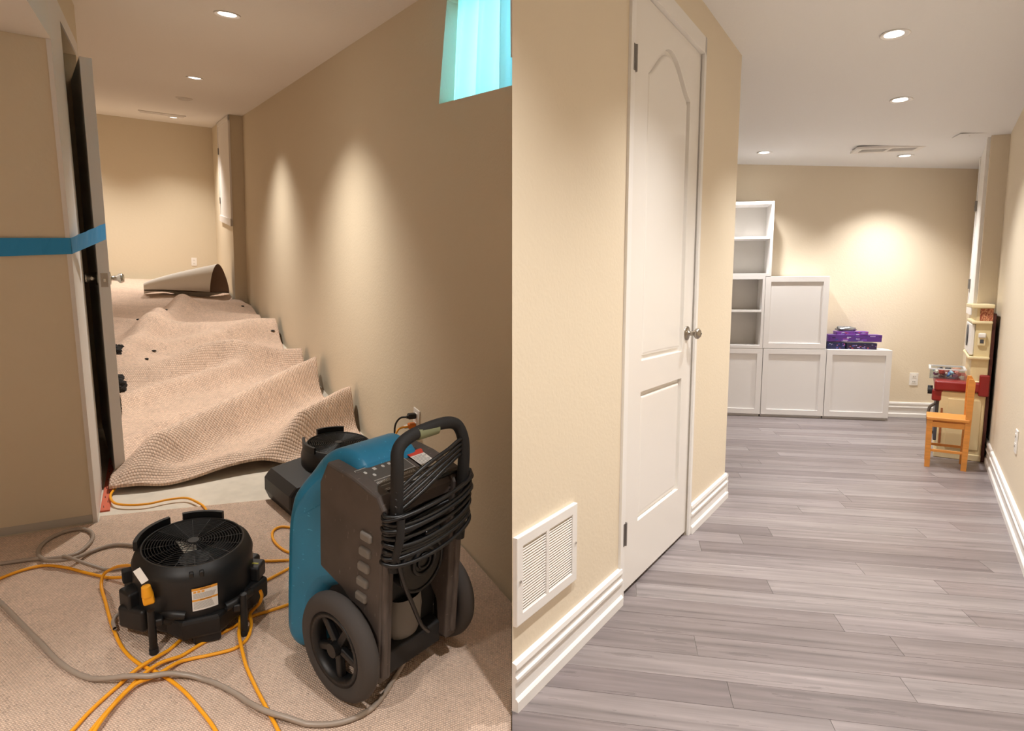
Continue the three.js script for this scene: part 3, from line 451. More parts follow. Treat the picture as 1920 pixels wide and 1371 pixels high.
{ // plugs at the outlet
  const t = thing('power_plug', 'black plug and cord in the upper socket behind the dehumidifier', 'plug', true, OUT);
  mesh('plug', [bx(0.04, 0.026, 0.028, -0.028, 0.026, 0, 0.007), cyl(0.007, 0.010, 0.024, -0.045, 0.026, 0.008, 10, 'x')], M.cable, t);
  mesh('cable', tube([V(-0.05, 0.026, 0.008), V(-0.075, 0.015, -0.02), V(-0.095, -0.02, -0.03), V(-0.105, -0.10, 0.0), V(-0.11, -0.24, 0.05), V(-0.12, -0.345, 0.1)], 0.0045, 40, 7), M.cable, t);
  const y = thing('power_plug', 'orange-yellow plug and cord in the lower socket', 'plug', true, OUT);
  mesh('plug', [bx(0.036, 0.027, 0.028, -0.026, -0.022, 0, 0.007)], M.orange, y);
  mesh('tag', bx(0.022, 0.016, 0.014, -0.05, -0.028, -0.01, 0.003), M.paper, y);
  mesh('cable', tube([V(-0.045, -0.024, 0), V(-0.085, -0.035, -0.01), V(-0.115, -0.08, 0.02), V(-0.13, -0.20, 0.10), V(-0.13, -0.345, 0.20)], 0.005, 40, 7), M.yellow, y);
}

// ================================================================= RIGHT CORRIDOR (finished)
const A0 = fR(960, 1333), eL = fR(1367, 923).sub(A0).normalize(), nL = V(-eL.z, 0, eL.x);   // nL points to the right, into the corridor
const WL = onPlane(rayR, EYE_R, A0, nL), sy = p => [p.clone().sub(A0).dot(eL), p.y], wl = (u, v) => sy(WL(u, v));
const lenL = wl(1374, 520)[0], A1 = A0.clone().addScaledVector(eL, lenL);
const RW1 = fR(1857, 882), RW2 = fR(1920, 1025), eR = eL.clone(), WR0 = RW1;
const WRp = onPlane(rayR, EYE_R, WR0, nL), wr = (u, v) => { const p = WRp(u, v); return [p.clone().sub(WR0).dot(eR), p.y]; };
const dB = rayR(-5200, 552).setY(0).normalize().negate();   // direction along the back wall, to the right
const BK = fR(1700, 782), nB = V(dB.z, 0, -dB.x);           // nB points away from the room
const WB = onPlane(rayR, EYE_R, BK, nB);
// ceiling plane from three surveyed points
const c1 = WL(1379, 87), c2 = WB(1375, 308), c3 = WB(1838, 317);
const cn = c2.clone().sub(c1).cross(c3.clone().sub(c1)).normalize(); if (cn.y < 0) cn.negate();
const onCeil = onPlane(rayR, EYE_R, c1, cn), ceilY = (x, z) => c1.y - (cn.x * (x - c1.x) + cn.z * (z - c1.z)) / cn.y;
const line2 = (P, e, Q, f) => { const d = e.x * f.z - e.z * f.x, w = Q.clone().sub(P), s = (w.x * f.z - w.z * f.x) / d; return P.clone().addScaledVector(e, s); };
const BR = line2(BK, dB, WR0, eR), WRnear = line2(WR0, eR, V(0, 0, 0), V(0, 0, 1));      // right wall meets the seam plane x = 0 behind the viewer
const BLf = BK.clone().addScaledVector(dB, -3.2);                                          // back wall's far left end
const RET = A1.clone().addScaledVector(nL, -1.3);                                          // return wall to the left beyond the corner
const yTop = 2.95;
{ // sub-base under the planks, and the planks one by one
  struct('floor', slab([[0.0005, WRnear.z], [0.0005, A0.z + 0.02], [A1.x - 1.2, A1.z], [BLf.x, BLf.z - 0.1], [BR.x + 0.1, BR.z - 0.1], [WR0.x + 0.1, WR0.z]], -0.25, -0.004), M.concrete, 'grey wood-look vinyl plank floor of the finished corridor', 'floor', false);
  const fl = scene.children.at(-1); fl.name = 'floor_001';
  const e = dB.clone(), n = V(-e.z, 0, e.x).negate();       // n: into the depth
  if (n.z > 0) n.negate();
  const tones = ['#a9a1a1', '#b1aaaa', '#a19999', '#b8b2b2', '#a69e9e', '#b3acad', '#9c9495'];
  const mats = []; for (const c of tones) for (let k = 0; k < 3; k++) { const m = woodGrain.clone(); m.repeat.set(0.9, 3.2); m.offset.set(rnd(), rnd()); m.needsUpdate = true; mats.push(S(c, 0.36, { map: m, bumpMap: m, bumpScale: 0.0004 })); }
  const PW = 0.118, PL = 1.15; let cnt = 0;
  const inside = (p, q, lim) => (p.x - lim);
  const geos = {};
  for (let r = -22; r < 52; r++) {
    const o = V(0, 0, -1.2).addScaledVector(n, r * PW), off = hash2(r + 100, 7) * PL;
    for (let k = -5; k < 7; k++) {
      let poly = [[0.0006, 0.0006], [PL - 0.0006, 0.0006], [PL - 0.0006, PW - 0.0006], [0.0006, PW - 0.0006]].map(([a, b]) => { const p = o.clone().addScaledVector(e, k * PL + off + a).addScaledVector(n, b); return [p.x, p.z]; });
      const clip = (pl, f) => { const out = []; for (let i = 0; i < pl.length; i++) { const a = pl[i], b = pl[(i + 1) % pl.length], fa = f(a), fb = f(b); if (fa >= 0) out.push(a); if (fa * fb < 0) { const t = fa / (fa - fb); out.push([a[0] + (b[0] - a[0]) * t, a[1] + (b[1] - a[1]) * t]); } } return out; };
      poly = clip(poly, p => p[0] - 0.0005);                                                       // seam with the carpet
      if (poly.length) poly = clip(poly, p => -((p[0] - WR0.x) * nL.x + (p[1] - WR0.z) * nL.z) + 0.015);      // right wall
      if (poly.length) poly = clip(poly, p => -((p[0] - BK.x) * nB.x + (p[1] - BK.z) * nB.z) + 0.015);         // back wall
      if (poly.length) poly = clip(poly, p => { const s = (p[0] - A0.x) * eL.x + (p[1] - A0.z) * eL.z; const d = (p[0] - A0.x) * nL.x + (p[1] - A0.z) * nL.z; return d + (s > lenL ? 1.3 : 0.06); });
      if (poly.length < 3) continue;
      let area = 0; poly.forEach((p, i) => { const q = poly[(i + 1) % poly.length]; area += p[0] * q[1] - q[0] * p[1]; }); if (Math.abs(area) < 0.004) continue;
      const g = slab(poly, -0.004, 0); const pa = g.attributes.position, uv = g.attributes.uv;
      for (let i = 0; i < pa.count; i++) { const p = V(pa.getX(i) - o.x, 0, pa.getZ(i) - o.z); uv.setXY(i, p.dot(e) - off + k * 0.37, p.dot(n) + r * 0.11); }
      const m = mesh('plank', g, mats[Math.floor(hash2(r + 40, k + 9) * mats.length)], fl); cnt++;
    }
  }
}
function wallTo(P, Q, n, t, y0 = -0.03) { // straight wall P..Q, thickness towards n, top at the ceiling
  const a = [P, Q, Q.clone().addScaledVector(n, t), P.clone().addScaledVector(n, t)], A = [], I = [];
  for (const p of a) A.push(p.x, y0, p.z); for (const p of a) A.push(p.x, ceilY(p.x, p.z) + 0.04, p.z);
  I.push(0, 1, 2, 0, 2, 3, 4, 6, 5, 4, 7, 6); for (let i = 0; i < 4; i++) { const j = (i + 1) % 4; I.push(i, i + 4, j, j, i + 4, j + 4); }
  const g = new THREE.BufferGeometry(); g.setAttribute('position', new THREE.Float32BufferAttribute(A, 3)); g.setIndex(I); const h = g.toNonIndexed(); h.computeVertexNormals();
  const e = Q.clone().sub(P).normalize(), pa = h.attributes.position, uv = []; for (let i = 0; i < pa.count; i++) uv.push(pa.getX(i) * e.x + pa.getZ(i) * e.z, pa.getY(i)); h.setAttribute('uv', new THREE.Float32BufferAttribute(uv, 2));
  return h;
}
const neg = v => v.clone().negate(), at = s => A0.clone().addScaledVector(eL, s);
// left wall with the doorway
const dL = wl(1163, 1000)[0], dRt = wl(1293, 900)[0], dTop = wl(1290, 62)[1];
{ const y = s => { const p = A0.clone().addScaledVector(eL, s); return ceilY(p.x, p.z) + 0.04; };
  const endTop = [lenL, y(lenL) - 0.04], endBot = [lenL, 0];
  const pts = [[0, -0.03], [dL + 0.02, -0.03], [dL + 0.02, dTop], [dRt - 0.02, dTop], [dRt - 0.02, -0.03], [endBot[0], -0.03], [endTop[0], endTop[1] + 0.04], [0, y(0)]];
  const wg = upright(A0, eL, neg(nL), pts, 0.1), wp = wg.attributes.position; for (let i = 0; i < wp.count; i++) if (wp.getX(i) < 0.0004) { const k = (0.0004 - wp.getX(i)) / eL.x; wp.setX(i, 0.0004); wp.setZ(i, wp.getZ(i) + k * eL.z); }
  const w = struct('wall_left', wg, M.wallR, 'cream wall with white panel door and air grille', 'wall', false);
  struct('wall_return', wallTo(A1.clone().addScaledVector(eL, -0.1).addScaledVector(nL, -0.01), RET.clone().addScaledVector(eL, -0.1).addScaledVector(nL, -0.1), eL, 0.1), M.wallR, 'cream return wall turning left past the panel door', 'wall', false);
  struct('wall_side', wallTo(RET, line2(RET, eL, BK, dB), neg(nL), 0.1), M.wallR, 'hidden side wall beyond the white cabinets', 'wall', false);
  const cl = [span(dL - 0.04, dRt + 0.04, -0.03, dTop + 0.06, -0.36, -0.34), span(dL - 0.04, dL - 0.01, -0.03, dTop + 0.06, -0.34, -0.1), span(dRt + 0.01, dRt + 0.04, -0.03, dTop + 0.06, -0.34, -0.1), span(dL - 0.01, dRt + 0.01, dTop + 0.02, dTop + 0.06, -0.34, -0.1), span(dL - 0.01, dRt + 0.01, -0.03, -0.006, -0.34, -0.1)];
  const cw = struct('wall_closet', cl, M.wallR, 'shallow closet behind the white panel door', 'wall', false); cw.position.copy(at(0)); cw.rotation.y = Math.atan2(-eL.z, eL.x);
}
struct('wall_back', wallTo(BLf, BR.clone().addScaledVector(dB, 0.1), nB, 0.1), M.wallR, 'cream back wall behind the white cabinets', 'wall', false);
struct('wall_right', wallTo(WRnear, BR, nL, 0.1), M.wallR, 'pale cream wall running along the right edge', 'wall', false);
{ const P = [[0.0, WRnear.z], [0.0, A0.z - 0.0], [RET.x, RET.z], [BLf.x, BLf.z], [BR.x + 0.1, BR.z - 0.1], [WR0.x + 0.2, WR0.z]];
  const hull = [[0, WRnear.z + 0.05], [0, A0.z], [A0.x - 0.02, A0.z], [A1.x - 0.12 * eL.x - 0.1 * nL.x, A1.z - 0.12 * eL.z - 0.1 * nL.z], [RET.x - 0.1 * nL.x - 0.12 * eL.x, RET.z - 0.1 * nL.z - 0.12 * eL.z], [BLf.x - 0.1, BLf.z - 0.1], [BR.x + 0.15, BR.z - 0.1], [WR0.x + 0.15, WR0.z]];
  const g = slab(hull, 0, 0.06), pa = g.attributes.position; for (let i = 0; i < pa.count; i++) pa.setY(i, pa.getY(i) + ceilY(pa.getX(i), pa.getZ(i))); g.computeVertexNormals();
  const c = struct('ceiling', g, M.ceilR, 'white ceiling over the finished corridor', 'ceiling', false);
}
struct('wall_header', span(-0.004, 0.010, 1.86, 3.3, -2.0, 0.95), M.ceilR, 'dropped header between the two corridor ceilings above the viewer', 'wall', false);
struct('wall_divider', span(0.0, 0.03, -0.7, 3.3, 0.7, 2.3), M.wallR, 'short dividing wall behind the viewer', 'wall', false);

// baseboards: stepped profile swept along the wall
const baseProf = [[0, 0], [0.016, 0], [0.016, 0.03], [0.012, 0.036], [0.009, 0.038], [0.009, 0.083], [0.014, 0.088], [0.014, 0.096], [0.009, 0.101], [0.009, 0.118], [0.013, 0.123], [0.011, 0.136], [0, 0.14]];
const skirting = (P, Q, n, h = 1) => { const e = Q.clone().sub(P), L = e.length(); e.normalize(); const g = ext(baseProf.map(p => [p[0] * 1.25, p[1] * h]), L); const z = e, x = n.clone(), y = V(0, 1, 0); const m = new THREE.Matrix4().makeBasis(x, y, z).setPosition(P); g.applyMatrix4(m); if (m.determinant() < 0) { const id = g.index; const pa = g.attributes.position.array, na = g.attributes.uv.array; for (let i = 0; i < pa.length; i += 9) for (let k = 0; k < 3; k++) { const t = pa[i + 3 + k]; pa[i + 3 + k] = pa[i + 6 + k]; pa[i + 6 + k] = t; } g.computeVertexNormals(); } return g; };
struct('baseboard_left', skirting(at(0.0), at(dL - 0.005), nL), M.whiteR, 'stepped white baseboard below the air grille', 'baseboard', false);
struct('baseboard_left', [skirting(at(dRt + 0.005), at(lenL + 0.016), nL), skirting(at(lenL).addScaledVector(nL, 0.016), at(lenL).addScaledVector(nL, -1.2), eL)], M.whiteR, 'stepped white baseboard between panel door and wall corner', 'baseboard', false);
struct('baseboard_right', skirting(WRnear, BR, neg(nL)), M.whiteR, 'stepped white baseboard along the right edge wall', 'baseboard', false);
struct('baseboard_back', skirting(BLf, BR, neg(nB)), M.whiteR, 'stepped white baseboard on the back wall by the play kitchen', 'baseboard', false);

// a frame for things fixed to the left wall: local x along the wall into the depth, y up, z into the corridor
const wallTurn = Math.atan2(-eL.z, eL.x);                 // local x -> eL ; local z -> eL rotated
const onWallL = (name, label, category, s, y, opt) => thing(name, label, category, false, at(s).setY(y), wallTurn, opt);
// with local x = eL, local z = (sin, cos) turn; check that it points into the corridor
const zsign = V(Math.sin(wallTurn), 0, Math.cos(wallTurn)).dot(nL) > 0 ? 1 : -1;
{ // panel door
  const t = onWallL('door', 'white two-panel door with chrome knob in the cream wall', 'door', 0, 0, { kind: 'structure' }); t.name = 'door_3';
  const x0 = dL + 0.022, x1 = dRt - 0.022, yb = 0.018, yt = dTop - 0.02, f = 0.0;
  const p1 = wl(1195, 690), p2 = wl(1278, 655), w = x1 - x0, sx0 = x0 + w * 0.21, sx1 = x0 + w * 0.84;
  const yy = (u, v) => wl(u, v)[1];
  const up0 = 0.5 * (yy(1195, 688) + yy(1272, 655)), up1 = yy(1283, 168), lo1 = 0.5 * (yy(1195, 735) + yy(1270, 716)), lo0 = 0.5 * (yy(1190, 982) + yy(1268, 926));
  const arch = []; for (let i = 0; i <= 14; i++) { const k = i / 14; arch.push([sx1 + (sx0 - sx1) * k, up1 - 0.02 + 0.13 * Math.pow(Math.sin(Math.PI * k), 1.4)]); }
  const panU = [[sx0, up0], [sx1, up0], ...arch], panD = rect(sx0, sx1, lo0, lo1);
  const inset = (pts, d) => { const c = pts.reduce((a, p) => [a[0] + p[0] / pts.length, a[1] + p[1] / pts.length], [0, 0]); const xs = pts.map(p => p[0]), ys = pts.map(p => p[1]), mx = (Math.min(...xs) + Math.max(...xs)) / 2, my = (Math.min(...ys) + Math.max(...ys)) / 2, hw = (Math.max(...xs) - Math.min(...xs)) / 2, hh = (Math.max(...ys) - Math.min(...ys)) / 2; return pts.map(p => [mx + (p[0] - mx) * (hw - d) / hw, my + (p[1] - my) * (hh - d) / hh]); };
  const Z = g => zsign > 0 ? g : g.scale(1, 1, -1);
  mesh('leaf', ext(rect(x0, x1, yb, yt), 0.022, 0.001, [panU, panD]).translate(0, 0, -0.030), M.doorR, t);
  mesh('panel', ext(inset(panU, 0.030), 0.001, 0.012, [], 4).translate(0, 0, -0.026), M.doorR, t);
  mesh('panel', ext(inset(panD, 0.030), 0.001, 0.012, [], 4).translate(0, 0, -0.026), M.doorR, t);
  mesh('panel_bed', span(x0 + 0.01, x1 - 0.01, yb + 0.01, yt - 0.01, -0.04, -0.024), M.doorR, t);
  const kp = wl(1290, 625), k = mesh('knob', lathe([[0.0, 0.066], [0.014, 0.064], [0.024, 0.054], [0.023, 0.044], [0.011, 0.034], [0.010, 0.010], [0.030, 0.008], [0.032, 0]], 28).rotateX(Math.PI / 2), M.nickel, t); k.position.set(Math.min(kp[0], x1 - 0.03), kp[1], -0.008);
  mesh('keyhole', cyl(0.003, 0.003, 0.003, 0, 0, 0.067, 8, 'z'), M.slot, k);
  for (const v of [95, 1000]) { const h = wl(1169, v); mesh('hinge', [cyl(0.006, 0.006, 0.085, x0 + 0.002, h[1], 0.010, 10), span(x0 - 0.016, x0 + 0.012, h[1] - 0.042, h[1] + 0.042, 0.0, 0.0115)], M.steel, t); }
  mesh('hinge', [cyl(0.006, 0.006, 0.085, x0 + 0.003, (wl(1169, 95)[1] + wl(1169, 1000)[1]) / 2, 0.0, 10)], M.doorR, t);
  const cs = 0.010;
  struct('trim_2', [span(dL - 0.015, dL + 0.020, 0, dTop + 0.05, -0.06, cs), span(dRt - 0.020, dRt + 0.006, 0, dTop + 0.05, -0.06, cs), span(dL - 0.015, dRt + 0.006, dTop - 0.018, dTop + 0.05, -0.06, cs)].map(g => g), M.whiteR, 'white casing around the two-panel door', 'trim', false).position.copy(at(0)); scene.children.at(-1).rotation.y = wallTurn;
}
{ // return air grille
  const a = wl(1075, 943), b = wl(1071, 1087), c = wl(960, 1168), y1 = a[1], y0 = (b[1] + wl(1000, 1141)[1]) / 2, x1 = a[0], x0 = 0.006;
  const t = onWallL('air_grille', 'white return air grille with two columns of louvres', 'vent', 0, 0);
  const b1 = 0.026, mid = (x0 + x1) / 2 - 0.008;
  mesh('frame', ext(rect(x0, x1, y0, y1), 0.011, 0.002, [rect(x0 + b1, mid - 0.006, y0 + b1, y1 - b1), rect(mid + 0.006, x1 - b1, y0 + b1, y1 - b1)]).translate(0, 0, 0.001), M.whiteR, t);
  const N = 24, h = (y1 - y0 - 2 * b1) / N; const mk = (xa, xb) => bx(xb - xa, h * 0.48, 0.0018, 0, 0, 0).rotateX(-0.35);
  const gA = mk(x0 + b1, mid - 0.006), gB = mk(mid + 0.006, x1 - b1);
  for (let i = 0; i < N; i++) { const y = y0 + b1 + h * (i + 0.5); for (const [g, xm] of [[gA, (x0 + b1 + mid - 0.006) / 2], [gB, (mid + 0.006 + x1 - b1) / 2]]) { const m = mesh('louvre', g, M.whiteR, t); m.position.set(xm, y, 0.0095); } }
  for (const [x, y] of [[x0 + 0.012, (y0 + y1) / 2], [x1 - 0.010, (y0 + y1) / 2]]) mesh('screw', cyl(0.004, 0.004, 0.004, x, y, 0.0155, 10, 'z'), M.chrome, t);
}
// recessed lamps, finished side
const lampsR = [[1679, 64, 'largest recessed ceiling lamp in the white ceiling'], [1690, 187, 'recessed ceiling lamp halfway along the white ceiling'], [1434, 286, 'recessed ceiling lamp over the open white shelf'], [1698, 292, 'recessed ceiling lamp beside the white ceiling register']];
const RP = lampsR.map(([u, v]) => onCeil(u, v));
RP.forEach((p, i) => downlight(p, false, lampsR[i][2], 'recessed lamps of the finished corridor', LAMP_RIGHT, WARM_RIGHT));
{ const d = RP[0].clone().sub(RP[1]).setY(0); const p = RP[0].clone().addScaledVector(d.clone().normalize(), 1.25); for (const q of [p, p.clone().addScaledVector(d.clone().normalize(), 1.25)]) { q.y = ceilY(q.x, q.z); downlight(q, false, 'recessed ceiling lamp above the viewer over the vinyl planks', 'lamps over the near planks', LAMP_RIGHT, WARM_RIGHT); } }
{ const a = onCeil(1664, 278), t = thing('ceiling_register', 'white double ceiling register above the back of the finished room', 'vent', false, a.setY(a.y - 0.001), -Math.atan2(dB.z, dB.x));
  mesh('frame', ext(rect(-0.24, 0.24, -0.085, 0.085), 0.006, 0.002, [rect(-0.20, -0.012, -0.055, 0.055), rect(0.012, 0.20, -0.055, 0.055)]).scale(1, 1, 1.8).rotateX(Math.PI / 2), M.whiteR, t);
  const g = bx(0.19, 0.001, 0.014).rotateX(0.6); for (let i = 0; i < 8; i++) for (const x of [-0.106, 0.106]) mesh('slat', g, M.whiteR, t).position.set(x, -0.009, -0.048 + i * 0.0137); }
{ const a = onCeil(1818, 253), t = thing('ceiling_hatch', 'thin flush ceiling cover near the right corner', 'ceiling cover', false, a, -Math.atan2(dB.z, dB.x)); mesh('plate', bx(0.17, 0.006, 0.12, 0, -0.003, 0, 0.002), M.ceilR, t); mesh('screw', cyl(0.004, 0.004, 0.002, 0, -0.007, 0, 8), M.paper, t); }
// wall outlets
{ const p = WB(1713, 711); const t = thing('outlet', 'white wall outlet on the cream back wall beside the play kitchen', 'outlet', false, p, Math.atan2(-nB.x, -nB.z)); outletPlate(t); t.scale.setScalar(1.0); }
{ const p = WRp(1907, 828); outletPlate(thing('outlet', 'white wall outlet at the right edge above the baseboard', 'outlet', false, p, Math.atan2(-nL.x, -nL.z))); }

// corner pillar with narrow white access door
const PB = WRp(1862, 800), q0 = wr(1878, 420)[0], sP = wr(1880, 420)[0];
const kTurn = Math.atan2(-nL.z, nL.x);                       // local x -> towards the right wall, local -z -> into the depth
const kx = p => p.clone().sub(WR0).dot(nL), kz = p => -p.clone().sub(WR0).dot(eR);
const KF = z => onPlane(rayR, EYE_R, WR0.clone().addScaledVector(eR, -z), eR);
const pilZ = -sP, PF = KF(pilZ), pilX = kx(PF(1845, 420));
{ const zb = kz(BR) - 0.5;
  const t = struct('wall_pillar', span(pilX, 0.05, -0.0, 2.62, zb, pilZ), M.wallR, 'tall cream boxed-out pillar behind the play kitchen', 'wall', false); t.position.copy(WR0); t.rotation.y = kTurn;
  const d = thing('access_door', 'narrow white access door on the pillar above the play kitchen', 'access door', false, WR0, kTurn, { kind: 'structure' }); d.name = 'door_4';
  const y0 = PF(1830, 592).y, y1 = 2.42, z1 = pilZ - 0.05, z0 = z1 - 0.75;
  mesh('frame', [span(pilX - 0.02, pilX, y0, y1, z1 - 0.06, z1), span(pilX - 0.02, pilX, y0, y1, z0, z0 + 0.06), span(pilX - 0.024, pilX, y0, y0 + 0.07, z0, z1), span(pilX - 0.02, pilX, y1 - 0.06, y1, z0, z1)], M.whiteR, d);
  mesh('leaf', span(pilX - 0.014, pilX, y0 + 0.07, y1 - 0.06, z0 + 0.06, z1 - 0.06), M.whiteR, d);
  for (const v of [365, 530]) { const y = PF(1830, v).y; mesh('hinge', span(pilX - 0.030, pilX - 0.010, y - 0.04, y + 0.04, z0 + 0.05, z0 + 0.09), M.steel, d); }
}

// ----- white cabinets along the back wall
const CF = fR(1665, 790), WF = onPlane(rayR, EYE_R, CF, nB), cf = (u, v) => { const p = WF(u, v); return [p.clone().sub(CF).dot(dB), p.y]; };
const cabTurn = -Math.atan2(dB.z, dB.x), CD = CF.clone().sub(BK).dot(nB) * -1 - 0.025;    // depth to the baseboard
const cabAt = (name, label, x, y, group) => thing(name, label, 'cabinet', false, CF.clone().addScaledVector(dB, x).setY(y), cabTurn, { group });
const cx1 = 0, cx2 = cf(1543, 783)[0], cwid = cx1 - cx2, cx3 = cx2 - cwid, cx4 = cx3 - cwid, hLow = cf(1600, 656)[1], hMid = cf(1495, 518)[1], hTop = cf(1410, 378)[1];
function cabinetDoor(t, w, h, y0) {           // local x from -w to 0, front at z = 0 (towards the viewer)
  const g = 0.003, fr = 0.045 * w / 0.5;
  mesh('carcass', [span(-w, 0, y0, h, -CD, -0.018, 0.001)], M.cabinet, t);
  const d = mesh('door', ext(rect(-w + g, -g, y0 + g, h - g), 0.014, 0.001, [rect(-w + fr, -fr, y0 + fr, h - fr)]).translate(0, 0, -0.016), M.cabinet, t);
  mesh('door_panel', span(-w + fr - 0.002, -fr + 0.002, y0 + fr - 0.002, h - fr + 0.002, -0.016, -0.010), M.cabinet, d);
}
{ const lab = ['lower white cabinet at the right end under the game boxes', 'middle lower white cabinet with shaker door', 'lower white cabinet partly hidden by the wall corner'];
  [cx1, cx2, cx3].forEach((x, i) => { const t = cabAt('cabinet', lab[i], x - 0.001, 0, 'white shaker cabinets'); cabinetDoor(t, cwid - 0.002, hLow, 0.025); mesh('plinth', span(-cwid + 0.006, -0.006, 0, 0.025, -CD + 0.01, -0.035), M.cabinet, t); });
  const t = cabAt('cabinet', 'upper white cabinet with shaker door standing on the lower row', cf(1557, 520)[0], hLow, 'white shaker cabinets'); cabinetDoor(t, cf(1557, 520)[0] - cf(1436, 518)[0], hMid - hLow, 0.0005);
  const shelfUnit = (x1, w, y, h, label) => { const t = cabAt('shelf_unit', label, x1, y, 'open white shelf units'), th = 0.022; t.userData.category = 'shelf';
    mesh('side', span(-th, 0, 0.0005, h, -CD, 0, 0.001), M.cabinet, t); mesh('side', span(-w, -w + th, 0.0005, h, -CD, 0, 0.001), M.cabinet, t);
    mesh('top', span(-w + th, -th, h - 0.026, h, -CD, 0, 0.001), M.cabinet, t); mesh('bottom', span(-w + th, -th, 0.0005, 0.028, -CD, 0, 0.001), M.cabinet, t);
    mesh('shelf', span(-w + th, -th, h * 0.52 - 0.010, h * 0.52 + 0.010, -CD + 0.01, -0.006, 0.001), M.cabinet, t); mesh('back', span(-w + th, -th, 0.028, h - 0.026, -CD + 0.001, -CD + 0.008), M.cabinetBack, t); };
  const xs = cf(1434, 560)[0]; shelfUnit(xs - 0.001, cwid * 0.98, hLow, hMid - hLow, 'open white shelf between lower cabinets and the top shelf');
  shelfUnit(cf(1450, 440)[0], cwid * 1.02, hMid, hTop - hMid, 'topmost open white shelf against the back wall');
}
{ // games on the right cabinet
  const F = V(0, 0, 0); const gx = u => cf(u, 650)[0]; const pos = (x, y, z) => CF.clone().addScaledVector(dB, x).addScaledVector(nB, z).setY(y);
  const art = (bg, seedv) => canvasTex(256, 64, (c, w, h) => { c.fillStyle = bg; c.fillRect(0, 0, w, h); for (let i = 0; i < 26; i++) { const k = hash2(i, seedv); c.fillStyle = ['#b9a9d8', '#3b3f8a', '#d85a48', '#c9d3e6', '#241a3c', '#7d4ab8'][i % 6]; c.fillRect(k * w, hash2(i, seedv + 1) * h, 6 + 22 * hash2(i, seedv + 2), 3 + 14 * hash2(i, seedv + 3)); } });
  const box = (u0, u1, v0, v1, d, z, mat, label, artTex, tilt = 0) => { const a = cf(u0, v1), b = cf(u1, v0), w = b[0] - a[0], h = b[1] - a[1]; const t = thing('game_box', label, 'box', false, pos((a[0] + b[0]) / 2, 0, z).setY(yCur), cabTurn + tilt); mesh('box', bx(w, h, d, 0, h / 2, 0, 0.002), mat, t); mesh('lid_edge', bx(w + 0.003, h * 0.45, d + 0.003, 0, h * 0.77, 0, 0.002), mat, t); mesh('printed_side', new THREE.PlaneGeometry(w * 0.96, h * 0.8).translate(0, h * 0.45, d / 2 + 0.003), S('#ffffff', 0.5, { map: artTex }), t); yCur += h + 0.002; return t; };
  let yCur = hLow + 0.0005;
  box(1553, 1588, 640, 653, 0.12, 0.10, M.navy, 'dark blue printed game box at the bottom of the toy pile', art('#1c2450', 3));
  yCur = hLow + 0.0005; box(1590, 1648, 643, 654, 0.12, 0.10, M.navy, 'dark game box lying under the long purple box', art('#2a1d3e', 9));
  yCur = hLow + (cf(1600, 640)[1] - cf(1600, 653)[1]) + 0.006; const keep = yCur; box(1555, 1658, 630, 642, 0.11, 0.10, M.purple, 'long purple game box across the toy pile', art('#5b2f86', 17), 0.02);
  yCur = keep + (cf(1600, 630)[1] - cf(1600, 642)[1]) + 0.004; const top = yCur; box(1572, 1632, 626, 632, 0.10, 0.10, M.purpleLt, 'thin violet box on the long purple box', art('#7a3fa6', 23), -0.04);
  const t = solo('toy_bag', (() => { const g = new THREE.SphereGeometry(1, 24, 14), pa = g.attributes.position; for (let i = 0; i < pa.count; i++) { const x = pa.getX(i), y = pa.getY(i), z = pa.getZ(i), k = 1 + 0.35 * (fbm((x + 2) / 4, (y + z + 4) / 8, 9, 17, 3) - 0.5) * 2; pa.setXYZ(i, x * k * 0.085, Math.max(-0.6, y * k) * 0.028 + 0.017, z * k * 0.05); } g.computeVertexNormals(); return g; })(), M.bag, 'crumpled silver foil bag on top of the toy pile', 'bag', false); t.position.copy(pos(gx(1592), yCur, 0.10)); t.rotation.y = cabTurn;
}

